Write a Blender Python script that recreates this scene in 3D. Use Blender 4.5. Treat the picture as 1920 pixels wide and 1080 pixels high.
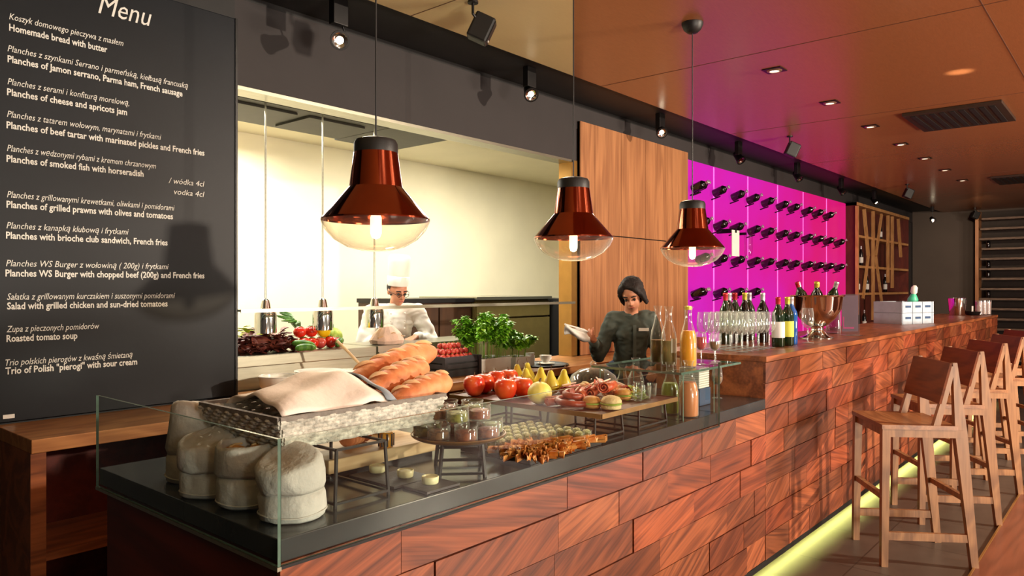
import bpy, bmesh, math, random
from mathutils import Vector, Matrix, Euler
random.seed(7)
PI = math.pi
SC = bpy.context.scene
COL = SC.collection
for o in list(bpy.data.objects):
    bpy.data.objects.remove(o)

# ------------------------------------------------------------------ camera, world, light, exposure
FOC, EYE = 1384.0, 1.5
TH = math.atan2(1190.0, FOC)                 # angle between the bar's direction (+X) and the view axis
VX, VY = math.cos(TH), math.sin(TH)
RX, RY = math.sin(TH), -math.cos(TH)
cam = bpy.data.cameras.new('camera')
cam.sensor_width = 36.0
cam.lens = 36.0 * FOC / 1920.0
cam.clip_start = 0.05
cam_ob = bpy.data.objects.new('camera', cam)
COL.objects.link(cam_ob)
cam_ob.location = (0, 0, EYE)
cam_ob.rotation_euler = (PI / 2, 0, TH - PI / 2)
SC.camera = cam_ob

SC.view_settings.view_transform = 'Standard'
SC.view_settings.look = 'None'
SC.view_settings.gamma = 1.0
SC.view_settings.use_curve_mapping = False
SC.view_settings.exposure = 0.0
SC.cycles.use_denoising = True
SC.cycles.max_bounces = 8
SC.cycles.transparent_max_bounces = 24
SC.cycles.caustics_reflective = False
SC.cycles.caustics_refractive = False
SC.cycles.sample_clamp_indirect = 6.0

w = bpy.data.worlds.new('world')
SC.world = w
w.use_nodes = True
w.node_tree.nodes['Background'].inputs[0].default_value = (1.0, 0.80, 0.62, 1)
w.node_tree.nodes['Background'].inputs[1].default_value = 0.30


def lamp(name, kind, loc, target, power, color, size=0.3, size_y=None, spot=60, blend=0.5):
    l = bpy.data.lights.new(name, kind)
    l.energy = power
    l.color = color
    if kind == 'AREA':
        l.size = size
        if size_y:
            l.shape = 'RECTANGLE'
            l.size_y = size_y
    else:
        l.shadow_soft_size = size
    if kind == 'SPOT':
        l.spot_size = math.radians(spot)
        l.spot_blend = blend
    o = bpy.data.objects.new(name, l)
    COL.objects.link(o)
    o.location = loc
    if target is not None:
        d = Vector(target) - Vector(loc)
        o.rotation_euler = d.to_track_quat('-Z', 'Y').to_euler()
    return o


WARM = (1.0, 0.80, 0.58)
# daylight through two big windows opposite the bar, then two added ceiling fills
lamp('window_and_fill', 'AREA', (6.6, -4.2, 2.7), (5.2, 1.5, 0.6), 600, (1.0, 0.83, 0.66), 0.18)
lamp('window_and_fill', 'AREA', (-0.2, -3.6, 2.5), (2.6, 3.0, 2.0), 48, (1.0, 0.88, 0.76), 0.8)
lamp('window_and_fill', 'AREA', (1.6, -4.2, 0.7), (3.2, 2.2, 3.1), 280, (1.0, 0.90, 0.76), 1.2, 0.7)  # added low fill aimed up at the kitchen end of the ceiling
lamp('window_and_fill', 'AREA', (8.5, -4.2, 0.7), (8.0, 1.0, 3.1), 300, (1.0, 0.84, 0.68), 1.6, 0.7)  # added low fill aimed up, brightens the brown ceiling
# added spot aimed up to put a bright glint on the ceiling
lamp('glint_spot', 'SPOT', (6.75, 0.35, 0.9), (6.31, 1.05, 3.1), 700, (1.0, 0.84, 0.62), 0.02, spot=5.0, blend=1.0)
# kitchen ceiling lights
lamp('kitchen_light', 'AREA', (3.0, 5.9, 2.85), (3.0, 5.9, 0), 72, (1.0, 0.94, 0.80), 1.6, 0.6)
lamp('kitchen_light', 'AREA', (6.0, 4.75, 2.9), (6.0, 4.95, 0), 150, (1.0, 0.94, 0.80), 2.0, 0.6)
lamp('kitchen_light', 'AREA', (2.9, 4.25, 2.6), (2.9, 4.4, 0), 34, (1.0, 0.93, 0.80), 1.4, 0.2)
# accent lights in the ceiling trough, aimed at the buffet and the bar
for sx, tx, ty, pw in ((2.55, 1.5, 1.9, 120), (4.27, 2.6, 1.8, 120), (6.2, 3.6, 1.7, 90)):
    lamp('track_and_fill', 'SPOT', (sx, 3.42, 2.9), (tx, ty, 0.95), pw, WARM, 0.05, spot=48, blend=0.8)


lamp('track_and_fill', 'SPOT', (14.6, 2.0, 2.95), (17.8, 2.9, 1.6), 160, WARM, 0.1, spot=75, blend=0.9)  # added spot without a fixture, brightens the far end wall

# ------------------------------------------------------------------ surveying: a picture point and one known plane give a place in the room
def at(u, v, X=None, Y=None, z=None, d=None):
    a, b = (u - 960) / FOC, (540 - v) / FOC
    x, y = VX + a * RX, VY + a * RY
    if d is None:
        d = X / x if X is not None else Y / y if Y is not None else (z - EYE) / b
    return Vector((d * x, d * y, EYE + d * b))


# ------------------------------------------------------------------ mesh builder
class MB:
    def __init__(self):
        self.bm = bmesh.new()
        self.mi = 0

    def _tag(self, geom):
        for f in geom:
            if isinstance(f, bmesh.types.BMFace):
                f.material_index = self.mi
        return geom

    def box(self, x0, x1, y0, y1, z0, z1, bev=0.0):
        vs = [self.bm.verts.new(p) for p in ((x0, y0, z0), (x1, y0, z0), (x1, y1, z0), (x0, y1, z0),
                                             (x0, y0, z1), (x1, y0, z1), (x1, y1, z1), (x0, y1, z1))]
        fs = [self.bm.faces.new([vs[i] for i in q]) for q in
              ((3, 2, 1, 0), (4, 5, 6, 7), (0, 1, 5, 4), (1, 2, 6, 5), (2, 3, 7, 6), (3, 0, 4, 7))]
        self._tag(fs)
        if bev > 0:
            es = list({e for f in fs for e in f.edges})
            r = bmesh.ops.bevel(self.bm, geom=es, offset=bev, segments=2, affect='EDGES', profile=0.5)
            self._tag(r['faces'])
        return vs

    def bar(self, p, q, wx, wy, wx1=None, wy1=None, up=(0, 0, 1)):
        """a rectangular bar from p to q, optionally tapering"""
        p, q = Vector(p), Vector(q)
        d = (q - p).normalized()
        u = Vector(up)
        if abs(d.dot(u)) > 0.95:
            u = Vector((0, 1, 0))
        s = d.cross(u).normalized()
        t = s.cross(d).normalized()
        wx1 = wx if wx1 is None else wx1
        wy1 = wy if wy1 is None else wy1
        vs = []
        for c, a, b in ((p, wx, wy), (q, wx1, wy1)):
            for i, j in ((-1, -1), (1, -1), (1, 1), (-1, 1)):
                vs.append(self.bm.verts.new(c + s * (i * a / 2) + t * (j * b / 2)))
        fs = [self.bm.faces.new([vs[i] for i in k]) for k in
              ((3, 2, 1, 0), (4, 5, 6, 7), (0, 1, 5, 4), (1, 2, 6, 5), (2, 3, 7, 6), (3, 0, 4, 7))]
        self._tag(fs)
        bmesh.ops.recalc_face_normals(self.bm, faces=fs)
        return self

    def tube(self, pts, r, n=8, caps=True, radii=None):
        pts = [Vector(p) for p in pts]
        rings = []
        prev = None
        for i, p in enumerate(pts):
            d = (pts[min(i + 1, len(pts) - 1)] - pts[max(i - 1, 0)]).normalized()
            if prev is None:
                u = Vector((0, 0, 1)) if abs(d.z) < 0.9 else Vector((1, 0, 0))
            else:
                u = prev
            s = d.cross(u).normalized()
            t = s.cross(d).normalized()
            prev = t
            rr = radii[i] if radii else r
            rings.append([self.bm.verts.new(p + (s * math.cos(a) + t * math.sin(a)) * rr)
                          for a in (2 * PI * k / n for k in range(n))])
        fs = []
        for a, b in zip(rings, rings[1:]):
            for k in range(n):
                fs.append(self.bm.faces.new((a[k], a[(k + 1) % n], b[(k + 1) % n], b[k])))
        if caps:
            fs.append(self.bm.faces.new(rings[0][::-1]))
            fs.append(self.bm.faces.new(rings[-1]))
        self._tag(fs)
        return self

    def lathe(self, prof, n=24, c=(0, 0, 0), wob=0.0, sx=1.0, sy=1.0):
        c = Vector(c)
        rings = []
        for r, z in prof:
            if r < 1e-5:
                rings.append([self.bm.verts.new(c + Vector((0, 0, z)))])
            else:
                rings.append([self.bm.verts.new(c + Vector((r * sx * math.cos(a) * (1 + wob * math.sin(3 * a + z * 40)),
                                                           r * sy * math.sin(a) * (1 + wob * math.cos(2 * a + z * 30)), z)))
                              for a in (2 * PI * k / n for k in range(n))])
        fs = []
        for a, b in zip(rings, rings[1:]):
            if len(a) == 1 and len(b) == 1:
                continue
            for k in range(n):
                if len(a) == 1:
                    fs.append(self.bm.faces.new((a[0], b[(k + 1) % n], b[k])))
                elif len(b) == 1:
                    fs.append(self.bm.faces.new((a[k], a[(k + 1) % n], b[0])))
                else:
                    fs.append(self.bm.faces.new((a[k], a[(k + 1) % n], b[(k + 1) % n], b[k])))
        self._tag(fs)
        return self

    def ball(self, c, r, sx=1, sy=1, sz=1, seg=16, rings=10, rot=None):
        m = Matrix.Translation(c)
        if rot:
            m = m @ Euler(rot).to_matrix().to_4x4()
        m = m @ Matrix.Diagonal((r * sx, r * sy, r * sz, 1))
        n0 = len(self.bm.faces)
        g = bmesh.ops.create_uvsphere(self.bm, u_segments=seg, v_segments=rings, radius=1, matrix=m)
        self._tag({f for v in g['verts'] for f in v.link_faces})
        return g['verts']

    def capsule(self, p, r0, q, r1, n=12):
        p, q = Vector(p), Vector(q)
        self.ball(p, r0, seg=n, rings=8)
        self.ball(q, r1, seg=n, rings=8)
        self.tube([p, q], 0, n, True, [r0, r1])
        return self

    def poly(self, pts):
        f = self.bm.faces.new([self.bm.verts.new(p) for p in pts])
        self._tag([f])
        return f

    def prism(self, pts, z0, z1):
        """a polygon in XY raised from z0 to z1"""
        lo = [self.bm.verts.new((x, y, z0)) for x, y in pts]
        hi = [self.bm.verts.new((x, y, z1)) for x, y in pts]
        n = len(pts)
        fs = [self.bm.faces.new(lo[::-1]), self.bm.faces.new(hi)]
        for k in range(n):
            fs.append(self.bm.faces.new((lo[k], lo[(k + 1) % n], hi[(k + 1) % n], hi[k])))
        self._tag(fs)
        return self

    def move(self, fn):
        for v in self.bm.verts:
            v.co = fn(v.co)
        return self

    def build(self, name, m, parent=None, loc=None, smooth=False, angle=40, rot=None):
        me = bpy.data.meshes.new(name)
        bmesh.ops.recalc_face_normals(self.bm, faces=self.bm.faces)
        self.bm.to_mesh(me)
        self.bm.free()
        for x in (m if isinstance(m, (list, tuple)) else [m]):
            me.materials.append(x)
        if smooth:
            me.shade_smooth()
            if angle:
                me.set_sharp_from_angle(angle=math.radians(angle))
        o = bpy.data.objects.new(name, me)
        COL.objects.link(o)
        if parent is not None:
            o.parent = parent
        if loc is not None:
            o.location = loc
        if rot is not None:
            o.rotation_euler = rot
        return o


def props(o, label=None, cat=None, group=None, kind=None):
    if label:
        o['label'] = label
    if cat:
        o['category'] = cat
    if group:
        o['group'] = group
    if kind:
        o['kind'] = kind
    return o


def thing(name, label, cat, loc=(0, 0, 0), rz=0.0, group=None):
    o = bpy.data.objects.new(name, None)
    o.empty_display_size = 0.05
    COL.objects.link(o)
    o.location = loc
    o.rotation_euler = (0, 0, rz)
    return props(o, label, cat, group)


def kids(o):
    return [c for c in COL.objects if c.parent == o]


CH = {}


def copy_tree(root, loc, rz=None, label=None, group=None):
    def children(o):
        if o.name not in CH:
            CH[o.name] = [c for c in COL.objects if c.parent == o]
        return CH[o.name]

    def rec(o, par):
        c = o.copy()
        COL.objects.link(c)
        if par is not None:
            c.parent = par
        for k in children(o):
            rec(k, c)
        return c
    c = rec(root, None)
    c.location = loc
    if rz is not None:
        c.rotation_euler = (root.rotation_euler[0], root.rotation_euler[1], rz)
    if label:
        c['label'] = label
    if group:
        c['group'] = group
    return c


ORD = ['first', 'second', 'third', 'fourth', 'fifth', 'sixth', 'seventh', 'eighth', 'ninth', 'tenth', 'eleventh', 'twelfth', 'thirteenth']


# ------------------------------------------------------------------ materials
def srgb(r, g, b):
    f = lambda c: (c / 255 / 12.92) if c / 255 <= 0.04045 else ((c / 255 + 0.055) / 1.055) ** 2.4
    return (f(r), f(g), f(b))


def new_mat(name):
    m = bpy.data.materials.new(name)
    m.use_nodes = True
    nt = m.node_tree
    return m, nt, nt.nodes, nt.links, nt.nodes['Principled BSDF']


def pm(name, c, rough=0.5, metal=0.0, var=0.12, scale=12.0, bump=0.0, bscale=None, stretch=(1, 1, 1), emit=None, estr=0.0, c2=None, coat=0.0, spec=None, sheen=0.0):
    """principled surface with a little procedural unevenness"""
    m, nt, N, L, b = new_mat(name)
    tc = N.new('ShaderNodeTexCoord')
    mp = N.new('ShaderNodeMapping')
    mp.inputs['Scale'].default_value = stretch
    L.new(tc.outputs['Object'], mp.inputs[0])
    no = N.new('ShaderNodeTexNoise')
    no.inputs['Scale'].default_value = scale
    no.inputs['Detail'].default_value = 4
    L.new(mp.outputs[0], no.inputs['Vector'])
    mx = N.new('ShaderNodeMix')
    mx.data_type = 'RGBA'
    if c2 is None:
        a1 = tuple(x * (1 - var) for x in c)
        a2 = tuple(min(1, x * (1 + var)) for x in c)
    else:
        a1, a2 = c, c2
    mx.inputs[6].default_value = (*a1, 1)
    mx.inputs[7].default_value = (*a2, 1)
    rp = N.new('ShaderNodeMapRange')
    rp.inputs['From Min'].default_value = 0.35
    rp.inputs['From Max'].default_value = 0.65
    L.new(no.outputs['Fac'], rp.inputs[0])
    L.new(rp.outputs[0], mx.inputs[0])
    L.new(mx.outputs[2], b.inputs['Base Color'])
    b.inputs['Roughness'].default_value = rough
    b.inputs['Metallic'].default_value = metal
    if spec is not None:
        b.inputs['Specular IOR Level'].default_value = spec
    if coat:
        b.inputs['Coat Weight'].default_value = coat
    if bump:
        n2 = N.new('ShaderNodeTexNoise')
        n2.inputs['Scale'].default_value = bscale or scale * 3
        n2.inputs['Detail'].default_value = 5
        L.new(mp.outputs[0], n2.inputs['Vector'])
        bp = N.new('ShaderNodeBump')
        bp.inputs['Strength'].default_value = bump
        bp.inputs['Distance'].default_value = 0.01
        L.new(n2.outputs['Fac'], bp.inputs['Height'])
        L.new(bp.outputs[0], b.inputs['Normal'])
    if emit:
        b.inputs['Emission Color'].default_value = (*emit, 1)
        b.inputs['Emission Strength'].default_value = estr
    return m


def wood(name, c1, c2, axis='X', scale=6.0, rough=0.35, stretch=12.0, uv=False, coat=0.0, contrast=0.25, spec=0.5, attr=False, ring=0.35, rings=26.0):
    """wood: fine fibres along AXIS plus a flowing figure of growth rings"""
    m, nt, N, L, b = new_mat(name)
    tc = N.new('ShaderNodeTexCoord')

    def noise(k, st, detail, dist):
        mp = N.new('ShaderNodeMapping')
        s = [st] * 3
        s['XYZ'.index(axis)] = 1.0
        mp.inputs['Scale'].default_value = s
        L.new(tc.outputs['UV' if uv else 'Object'], mp.inputs[0])
        no = N.new('ShaderNodeTexNoise')
        no.inputs['Scale'].default_value = k
        no.inputs['Detail'].default_value = detail
        no.inputs['Distortion'].default_value = dist
        L.new(mp.outputs[0], no.inputs['Vector'])
        return no.outputs['Fac']

    def math_(op, a, v):
        n = N.new('ShaderNodeMath')
        n.operation = op
        L.new(a, n.inputs[0])
        if v is not None:
            n.inputs[1].default_value = v
        return n.outputs[0]
    fib = noise(scale * 0.6, stretch * 2.0, 6, 0.2)
    fig = noise(scale * 0.22, stretch * 0.45, 2, 0.5)
    rg = math_('MULTIPLY_ADD', math_('SINE', math_('MULTIPLY', fig, rings), None), 0.5)
    rg.node.inputs[2].default_value = 0.5
    ad = N.new('ShaderNodeMix')
    ad.data_type = 'FLOAT'
    ad.inputs[0].default_value = ring
    L.new(fib, ad.inputs[2])
    L.new(rg, ad.inputs[3])
    rp = N.new('ShaderNodeMapRange')
    rp.inputs['From Min'].default_value = 0.5 - contrast
    rp.inputs['From Max'].default_value = 0.5 + contrast
    L.new(ad.outputs[0], rp.inputs[0])
    mx = N.new('ShaderNodeMix')
    mx.data_type = 'RGBA'
    mx.inputs[6].default_value = (*c1, 1)
    mx.inputs[7].default_value = (*c2, 1)
    L.new(rp.outputs[0], mx.inputs[0])
    out = mx.outputs[2]
    if attr:
        at_ = N.new('ShaderNodeVertexColor')
        at_.layer_name = 'tile'
        m2 = N.new('ShaderNodeMix')
        m2.data_type = 'RGBA'
        m2.blend_type = 'MULTIPLY'
        m2.inputs[0].default_value = 1.0
        L.new(out, m2.inputs[6])
        L.new(at_.outputs['Color'], m2.inputs[7])
        out = m2.outputs[2]
    L.new(out, b.inputs['Base Color'])
    b.inputs['Roughness'].default_value = rough
    b.inputs['Specular IOR Level'].default_value = spec
    bp = N.new('ShaderNodeBump')
    bp.inputs['Strength'].default_value = 0.12
    bp.inputs['Distance'].default_value = 0.002
    L.new(ad.outputs[0], bp.inputs['Height'])
    L.new(bp.outputs[0], b.inputs['Normal'])
    return m


def glass(name, tint=(0.95, 0.97, 0.95), gloss=1.0, ior=1.5, rough=0.02):
    """thin glass: see-through with a fresnel reflection"""
    m = bpy.data.materials.new(name)
    m.use_nodes = True
    nt = m.node_tree
    N, L = nt.nodes, nt.links
    N.clear()
    out = N.new('ShaderNodeOutputMaterial')
    tr = N.new('ShaderNodeBsdfTransparent')
    gl = N.new('ShaderNodeBsdfGlossy')
    gl.inputs['Roughness'].default_value = rough
    no = N.new('ShaderNodeTexNoise')
    no.inputs['Scale'].default_value = 3.0
    cm = N.new('ShaderNodeMix')
    cm.data_type = 'RGBA'
    cm.inputs[6].default_value = (*tint, 1)
    cm.inputs[7].default_value = (*[t * 0.97 for t in tint], 1)
    L.new(no.outputs['Fac'], cm.inputs[0])
    L.new(cm.outputs[2], tr.inputs[0])
    fr = N.new('ShaderNodeFresnel')
    fr.inputs[0].default_value = ior
    mu = N.new('ShaderNodeMath')
    mu.operation = 'MULTIPLY'
    mu.inputs[1].default_value = gloss
    L.new(fr.outputs[0], mu.inputs[0])
    ge = N.new('ShaderNodeNewGeometry')          # the far face of a pane does not reflect a second time
    m3 = N.new('ShaderNodeMath')
    m3.operation = 'MULTIPLY_ADD'
    L.new(ge.outputs['Backfacing'], m3.inputs[0])
    m3.inputs[1].default_value = -1.0
    m3.inputs[2].default_value = 1.0
    m4 = N.new('ShaderNodeMath')
    m4.operation = 'MULTIPLY'
    L.new(mu.outputs[0], m4.inputs[0])
    L.new(m3.outputs[0], m4.inputs[1])
    mx = N.new('ShaderNodeMixShader')
    L.new(m4.outputs[0], mx.inputs[0])
    L.new(tr.outputs[0], mx.inputs[1])
    L.new(gl.outputs[0], mx.inputs[2])
    L.new(mx.outputs[0], out.inputs[0])
    return m


def ware(name, tint=(0.95, 0.97, 0.95), lo=0.05, hi=0.75, power=2.6, edge=(0.62, 0.66, 0.62), haze=0.015):
    """thin-walled glassware: clear face on, mirroring and a little darker towards its outline"""
    m = bpy.data.materials.new(name)
    m.use_nodes = True
    nt = m.node_tree
    N, L = nt.nodes, nt.links
    N.clear()
    out = N.new('ShaderNodeOutputMaterial')
    tr = N.new('ShaderNodeBsdfTransparent')
    gl = N.new('ShaderNodeBsdfGlossy')
    gl.inputs['Roughness'].default_value = 0.06
    lw = N.new('ShaderNodeLayerWeight')
    lw.inputs[0].default_value = 0.5
    pw = N.new('ShaderNodeMath')
    pw.operation = 'POWER'
    L.new(lw.outputs['Facing'], pw.inputs[0])
    pw.inputs[1].default_value = power
    cm = N.new('ShaderNodeMix')
    cm.data_type = 'RGBA'
    cm.inputs[6].default_value = (*tint, 1)
    cm.inputs[7].default_value = (*edge, 1)
    L.new(pw.outputs[0], cm.inputs[0])
    L.new(cm.outputs[2], tr.inputs[0])
    mr = N.new('ShaderNodeMapRange')
    mr.inputs['To Min'].default_value = lo
    mr.inputs['To Max'].default_value = hi
    L.new(pw.outputs[0], mr.inputs[0])
    mx = N.new('ShaderNodeMixShader')
    L.new(mr.outputs[0], mx.inputs[0])
    L.new(tr.outputs[0], mx.inputs[1])
    L.new(gl.outputs[0], mx.inputs[2])
    df = N.new('ShaderNodeBsdfDiffuse')  # white diffuse towards the outline, standing in for bright highlights
    df.inputs[0].default_value = (0.86, 0.88, 0.86, 1)
    m2 = N.new('ShaderNodeMath')
    m2.operation = 'MULTIPLY_ADD'
    L.new(pw.outputs[0], m2.inputs[0])
    m2.inputs[1].default_value = 0.28
    m2.inputs[2].default_value = haze
    ms = N.new('ShaderNodeMixShader')
    L.new(m2.outputs[0], ms.inputs[0])
    L.new(mx.outputs[0], ms.inputs[1])
    L.new(df.outputs[0], ms.inputs[2])
    L.new(ms.outputs[0], out.inputs[0])
    return m


def tiles_mat(name, c, joint, sx, sy, rough, var=0.15):
    m, nt, N, L, b = new_mat(name)
    tc = N.new('ShaderNodeTexCoord')
    br = N.new('ShaderNodeTexBrick')
    br.offset = 0.0
    br.inputs['Scale'].default_value = 1.0
    br.inputs['Brick Width'].default_value = sx
    br.inputs['Row Height'].default_value = sy
    br.inputs['Mortar Size'].default_value = 0.004
    br.inputs['Color1'].default_value = (*[x * (1 - var) for x in c], 1)
    br.inputs['Color2'].default_value = (*[x * (1 + var) for x in c], 1)
    br.inputs['Mortar'].default_value = (*joint, 1)
    L.new(tc.outputs['Object'], br.inputs['Vector'])
    no = N.new('ShaderNodeTexNoise')
    no.inputs['Scale'].default_value = 5
    no.inputs['Detail'].default_value = 6
    L.new(tc.outputs['Object'], no.inputs['Vector'])
    mx = N.new('ShaderNodeMix')
    mx.data_type = 'RGBA'
    mx.blend_type = 'OVERLAY'
    mx.inputs[0].default_value = 0.5
    L.new(br.outputs['Color'], mx.inputs[6])
    L.new(no.outputs['Fac'], mx.inputs[7])
    L.new(mx.outputs[2], b.inputs['Base Color'])
    b.inputs['Roughness'].default_value = rough
    return m


M = {}
M['tile_wood'] = wood('walnut_tile', srgb(92, 42, 25), srgb(176, 98, 60), 'X', 4.5, 0.36, 20.0, uv=True, contrast=0.26, attr=True, ring=0.25, rings=36)
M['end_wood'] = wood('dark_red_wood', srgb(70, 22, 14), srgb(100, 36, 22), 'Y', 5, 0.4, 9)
M['walnut'] = wood('walnut_board', srgb(104, 56, 32), srgb(160, 92, 52), 'X', 7, 0.35, 10)
M['walnut_v'] = wood('walnut_panel_upright', srgb(138, 90, 58), srgb(186, 130, 86), 'Z', 3, 0.42, 18, contrast=0.27, ring=0.25, rings=22)
M['counter_wood'] = wood('oak_counter', srgb(150, 96, 52), srgb(190, 132, 78), 'X', 7, 0.35, 10)
M['stool_wood'] = wood('oak_stool', srgb(122, 84, 54), srgb(168, 122, 80), 'Z', 9, 0.45, 9)
M['seat_wood'] = wood('oak_seat', srgb(128, 82, 48), srgb(172, 120, 76), 'X', 9, 0.4, 9)
M['back_wood'] = wood('brown_backrest', srgb(96, 46, 18), srgb(122, 62, 26), 'X', 8, 0.62, 8, spec=0.25)
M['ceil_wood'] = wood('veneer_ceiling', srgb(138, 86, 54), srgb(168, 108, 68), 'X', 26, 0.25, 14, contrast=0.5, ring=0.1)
M['ceil_lit'] = wood('lit_veneer_ceiling', srgb(206, 182, 128), srgb(222, 200, 146), 'X', 26, 0.35, 14, contrast=0.5, ring=0.1)  # ceiling veneer lightened to stand for light spilling on it
M['rack_wood'] = wood('rack_oak', srgb(176, 124, 74), srgb(206, 152, 98), 'Z', 8, 0.45, 8)
M['rack_dark'] = wood('rack_side', srgb(78, 30, 24), srgb(98, 40, 30), 'Z', 8, 0.45, 8)
M['board_wood'] = wood('chopping_board', srgb(196, 158, 112), srgb(226, 192, 146), 'X', 7, 0.5, 9)
M['floor_wood'] = wood('floor_boards', srgb(110, 62, 42), srgb(136, 80, 56), 'X', 6, 0.3, 9)
M['floor'] = tiles_mat('slate_floor_tiles', srgb(74, 66, 58), srgb(46, 40, 34), 0.6, 0.6, 0.38)
M['slate'] = pm('slate_top', srgb(58, 62, 64), 0.17, var=0.18, scale=5, bump=0.015, bscale=60)
M['black_paint'] = pm('black_paint', srgb(17, 15, 15), 0.6, var=0.2)
M['wall_dark'] = pm('dark_brown_plaster', srgb(46, 41, 41), 0.75, var=0.06, scale=3, bump=0.05, bscale=80)
M['wall_end'] = pm('taupe_plaster', srgb(82, 70, 62), 0.8, var=0.06, scale=2, bump=0.05, bscale=60)
M['board_black'] = pm('blackboard', srgb(19, 22, 27), 0.45, var=0.2, scale=2.0, bump=0.03, bscale=40, spec=0.2)
M['chalk'] = pm('white_lettering', srgb(226, 224, 216), 0.8, var=0.05)
M['cream'] = pm('cream_wall', srgb(246, 238, 208), 0.55, var=0.03, scale=2)
M['steel'] = pm('brushed_steel', srgb(170, 168, 150), 0.32, 0.9, var=0.08, scale=6, stretch=(1, 12, 12))
M['dark_steel'] = pm('dark_hood_steel', srgb(52, 50, 38), 0.55, 0.2, var=0.1)
M['chrome'] = pm('chrome', (0.75, 0.75, 0.74), 0.08, 1.0, var=0.03)
M['black_metal'] = pm('black_metal', srgb(26, 24, 24), 0.42, 0.4, var=0.15)
M['black_plastic'] = pm('black_plastic', srgb(24, 23, 23), 0.5, var=0.12)
M['copper'] = pm('copper_mirror', srgb(150, 70, 46), 0.10, 1.0, var=0.05)
M['led'] = pm('yellow_led_strip', srgb(96, 98, 44), 0.5, emit=(0.80, 0.80, 0.22), estr=38)
M['bulb'] = pm('bulb_glow', (1, 0.9, 0.7), 0.4, emit=(1.0, 0.86, 0.6), estr=1.8)
M['spot_glow'] = pm('spot_glow', (1, 0.95, 0.8), 0.4, emit=(1.0, 0.86, 0.6), estr=10)
M['glass'] = ware('clear_glass')
M['pane'] = glass('screen_glass', (0.93, 0.96, 0.94), 0.8, 1.5)
M['pane_edge'] = pm('green_glass_edge', srgb(88, 112, 100), 0.15, var=0.15, scale=30)
M['stemware'] = ware('stemware', haze=0.06, hi=0.85)
M['bowl_glass'] = ware('lamp_glass', (0.95, 0.92, 0.84), 0.06, 0.55, 3.0, (0.70, 0.58, 0.44), 0.02)
M['smoke_glass'] = ware('acrylic', (0.78, 0.70, 0.75), 0.06, 0.6)
M['canvas'] = pm('canvas', srgb(206, 202, 196), 0.9, var=0.1, scale=9, bump=0.5, bscale=40)
M['wicker'] = pm('wicker', srgb(168, 164, 154), 0.8, c2=srgb(222, 218, 206), scale=40, bump=0.6, bscale=90)
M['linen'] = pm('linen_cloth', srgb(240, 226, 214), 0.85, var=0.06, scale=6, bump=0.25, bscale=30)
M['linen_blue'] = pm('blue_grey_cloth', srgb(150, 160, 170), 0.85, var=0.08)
M['crust'] = pm('bread_crust', srgb(188, 102, 56), 0.6, c2=srgb(226, 152, 98), scale=14, bump=0.4, bscale=25)
M['scored'] = pm('scored_crust', srgb(236, 188, 136), 0.7, var=0.1, scale=30)
M['roll'] = pm('bread_roll', srgb(200, 126, 56), 0.6, c2=srgb(232, 176, 96), scale=20, bump=0.3)
M['crumb'] = pm('bread_crumb', srgb(236, 204, 150), 0.8, var=0.1, scale=40, bump=0.4)
M['white_china'] = pm('white_china', srgb(240, 236, 226), 0.2, var=0.03)
M['butter'] = pm('cream_pot', srgb(238, 230, 180), 0.35, var=0.05)
M['bronze'] = pm('bronze_tray', srgb(140, 104, 62), 0.3, 0.6, var=0.15)
M['apple'] = pm('red_apple', srgb(206, 36, 24), 0.25, c2=srgb(232, 120, 60), scale=9)
M['apple2'] = pm('blush_apple', srgb(222, 96, 40), 0.25, c2=srgb(214, 40, 28), scale=9)
M['pear'] = pm('yellow_pear', srgb(214, 200, 50), 0.35, c2=srgb(232, 214, 90), scale=10)
M['melon'] = pm('pale_melon', srgb(232, 214, 96), 0.45, c2=srgb(240, 226, 140), scale=8, bump=0.2)
M['stem'] = pm('brown_stem', srgb(92, 66, 30), 0.7)
M['ham'] = pm('cured_ham', srgb(200, 66, 36), 0.4, c2=srgb(224, 120, 76), scale=24, bump=0.2)
M['sausage'] = pm('sausage', srgb(140, 48, 30), 0.4, c2=srgb(180, 76, 50), scale=20, bump=0.3)
M['salad'] = pm('salad_leaf', srgb(110, 150, 40), 0.5, c2=srgb(180, 196, 80), scale=20)
M['lettuce'] = pm('red_lettuce', srgb(88, 34, 34), 0.5, c2=srgb(130, 66, 50), scale=16)
M['lettuce_g'] = pm('green_lettuce', srgb(140, 160, 40), 0.5, c2=srgb(200, 200, 80), scale=16)
M['tomato'] = pm('tomato', srgb(214, 44, 26), 0.2, var=0.1)
M['radish'] = pm('small_tomato', srgb(196, 66, 60), 0.25, c2=srgb(220, 96, 80), scale=14)
M['cuke'] = pm('cucumber', srgb(44, 96, 26), 0.35, c2=srgb(90, 140, 46), scale=14, stretch=(6, 1, 1))
M['ypepper'] = pm('yellow_pepper', srgb(240, 200, 20), 0.2, var=0.08)
M['herb'] = pm('basil_leaf', srgb(104, 176, 30), 0.45, c2=srgb(170, 222, 70), scale=18)
M['herb_stem'] = pm('basil_stem', srgb(120, 156, 60), 0.6)
M['planter'] = pm('white_planter', srgb(206, 208, 200), 0.5, var=0.05)
M['soil'] = pm('soil', srgb(60, 44, 30), 0.9, var=0.3, scale=40)
M['crate_dark'] = pm('dark_crate', srgb(46, 44, 50), 0.6, var=0.15)
M['orange_bits'] = pm('orange_crisps', srgb(196, 116, 48), 0.5, c2=srgb(226, 172, 96), scale=30)
M['green_juice'] = pm('green_juice', srgb(150, 158, 30), 0.3, var=0.06)
M['pink_juice'] = pm('grapefruit_juice', srgb(240, 150, 96), 0.3, var=0.05)
M['orange_juice'] = pm('orange_juice', srgb(240, 150, 16), 0.3, c2=srgb(244, 176, 30), scale=6)
M['red_drink'] = pm('red_drink', srgb(170, 14, 28), 0.15, var=0.08)
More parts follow.
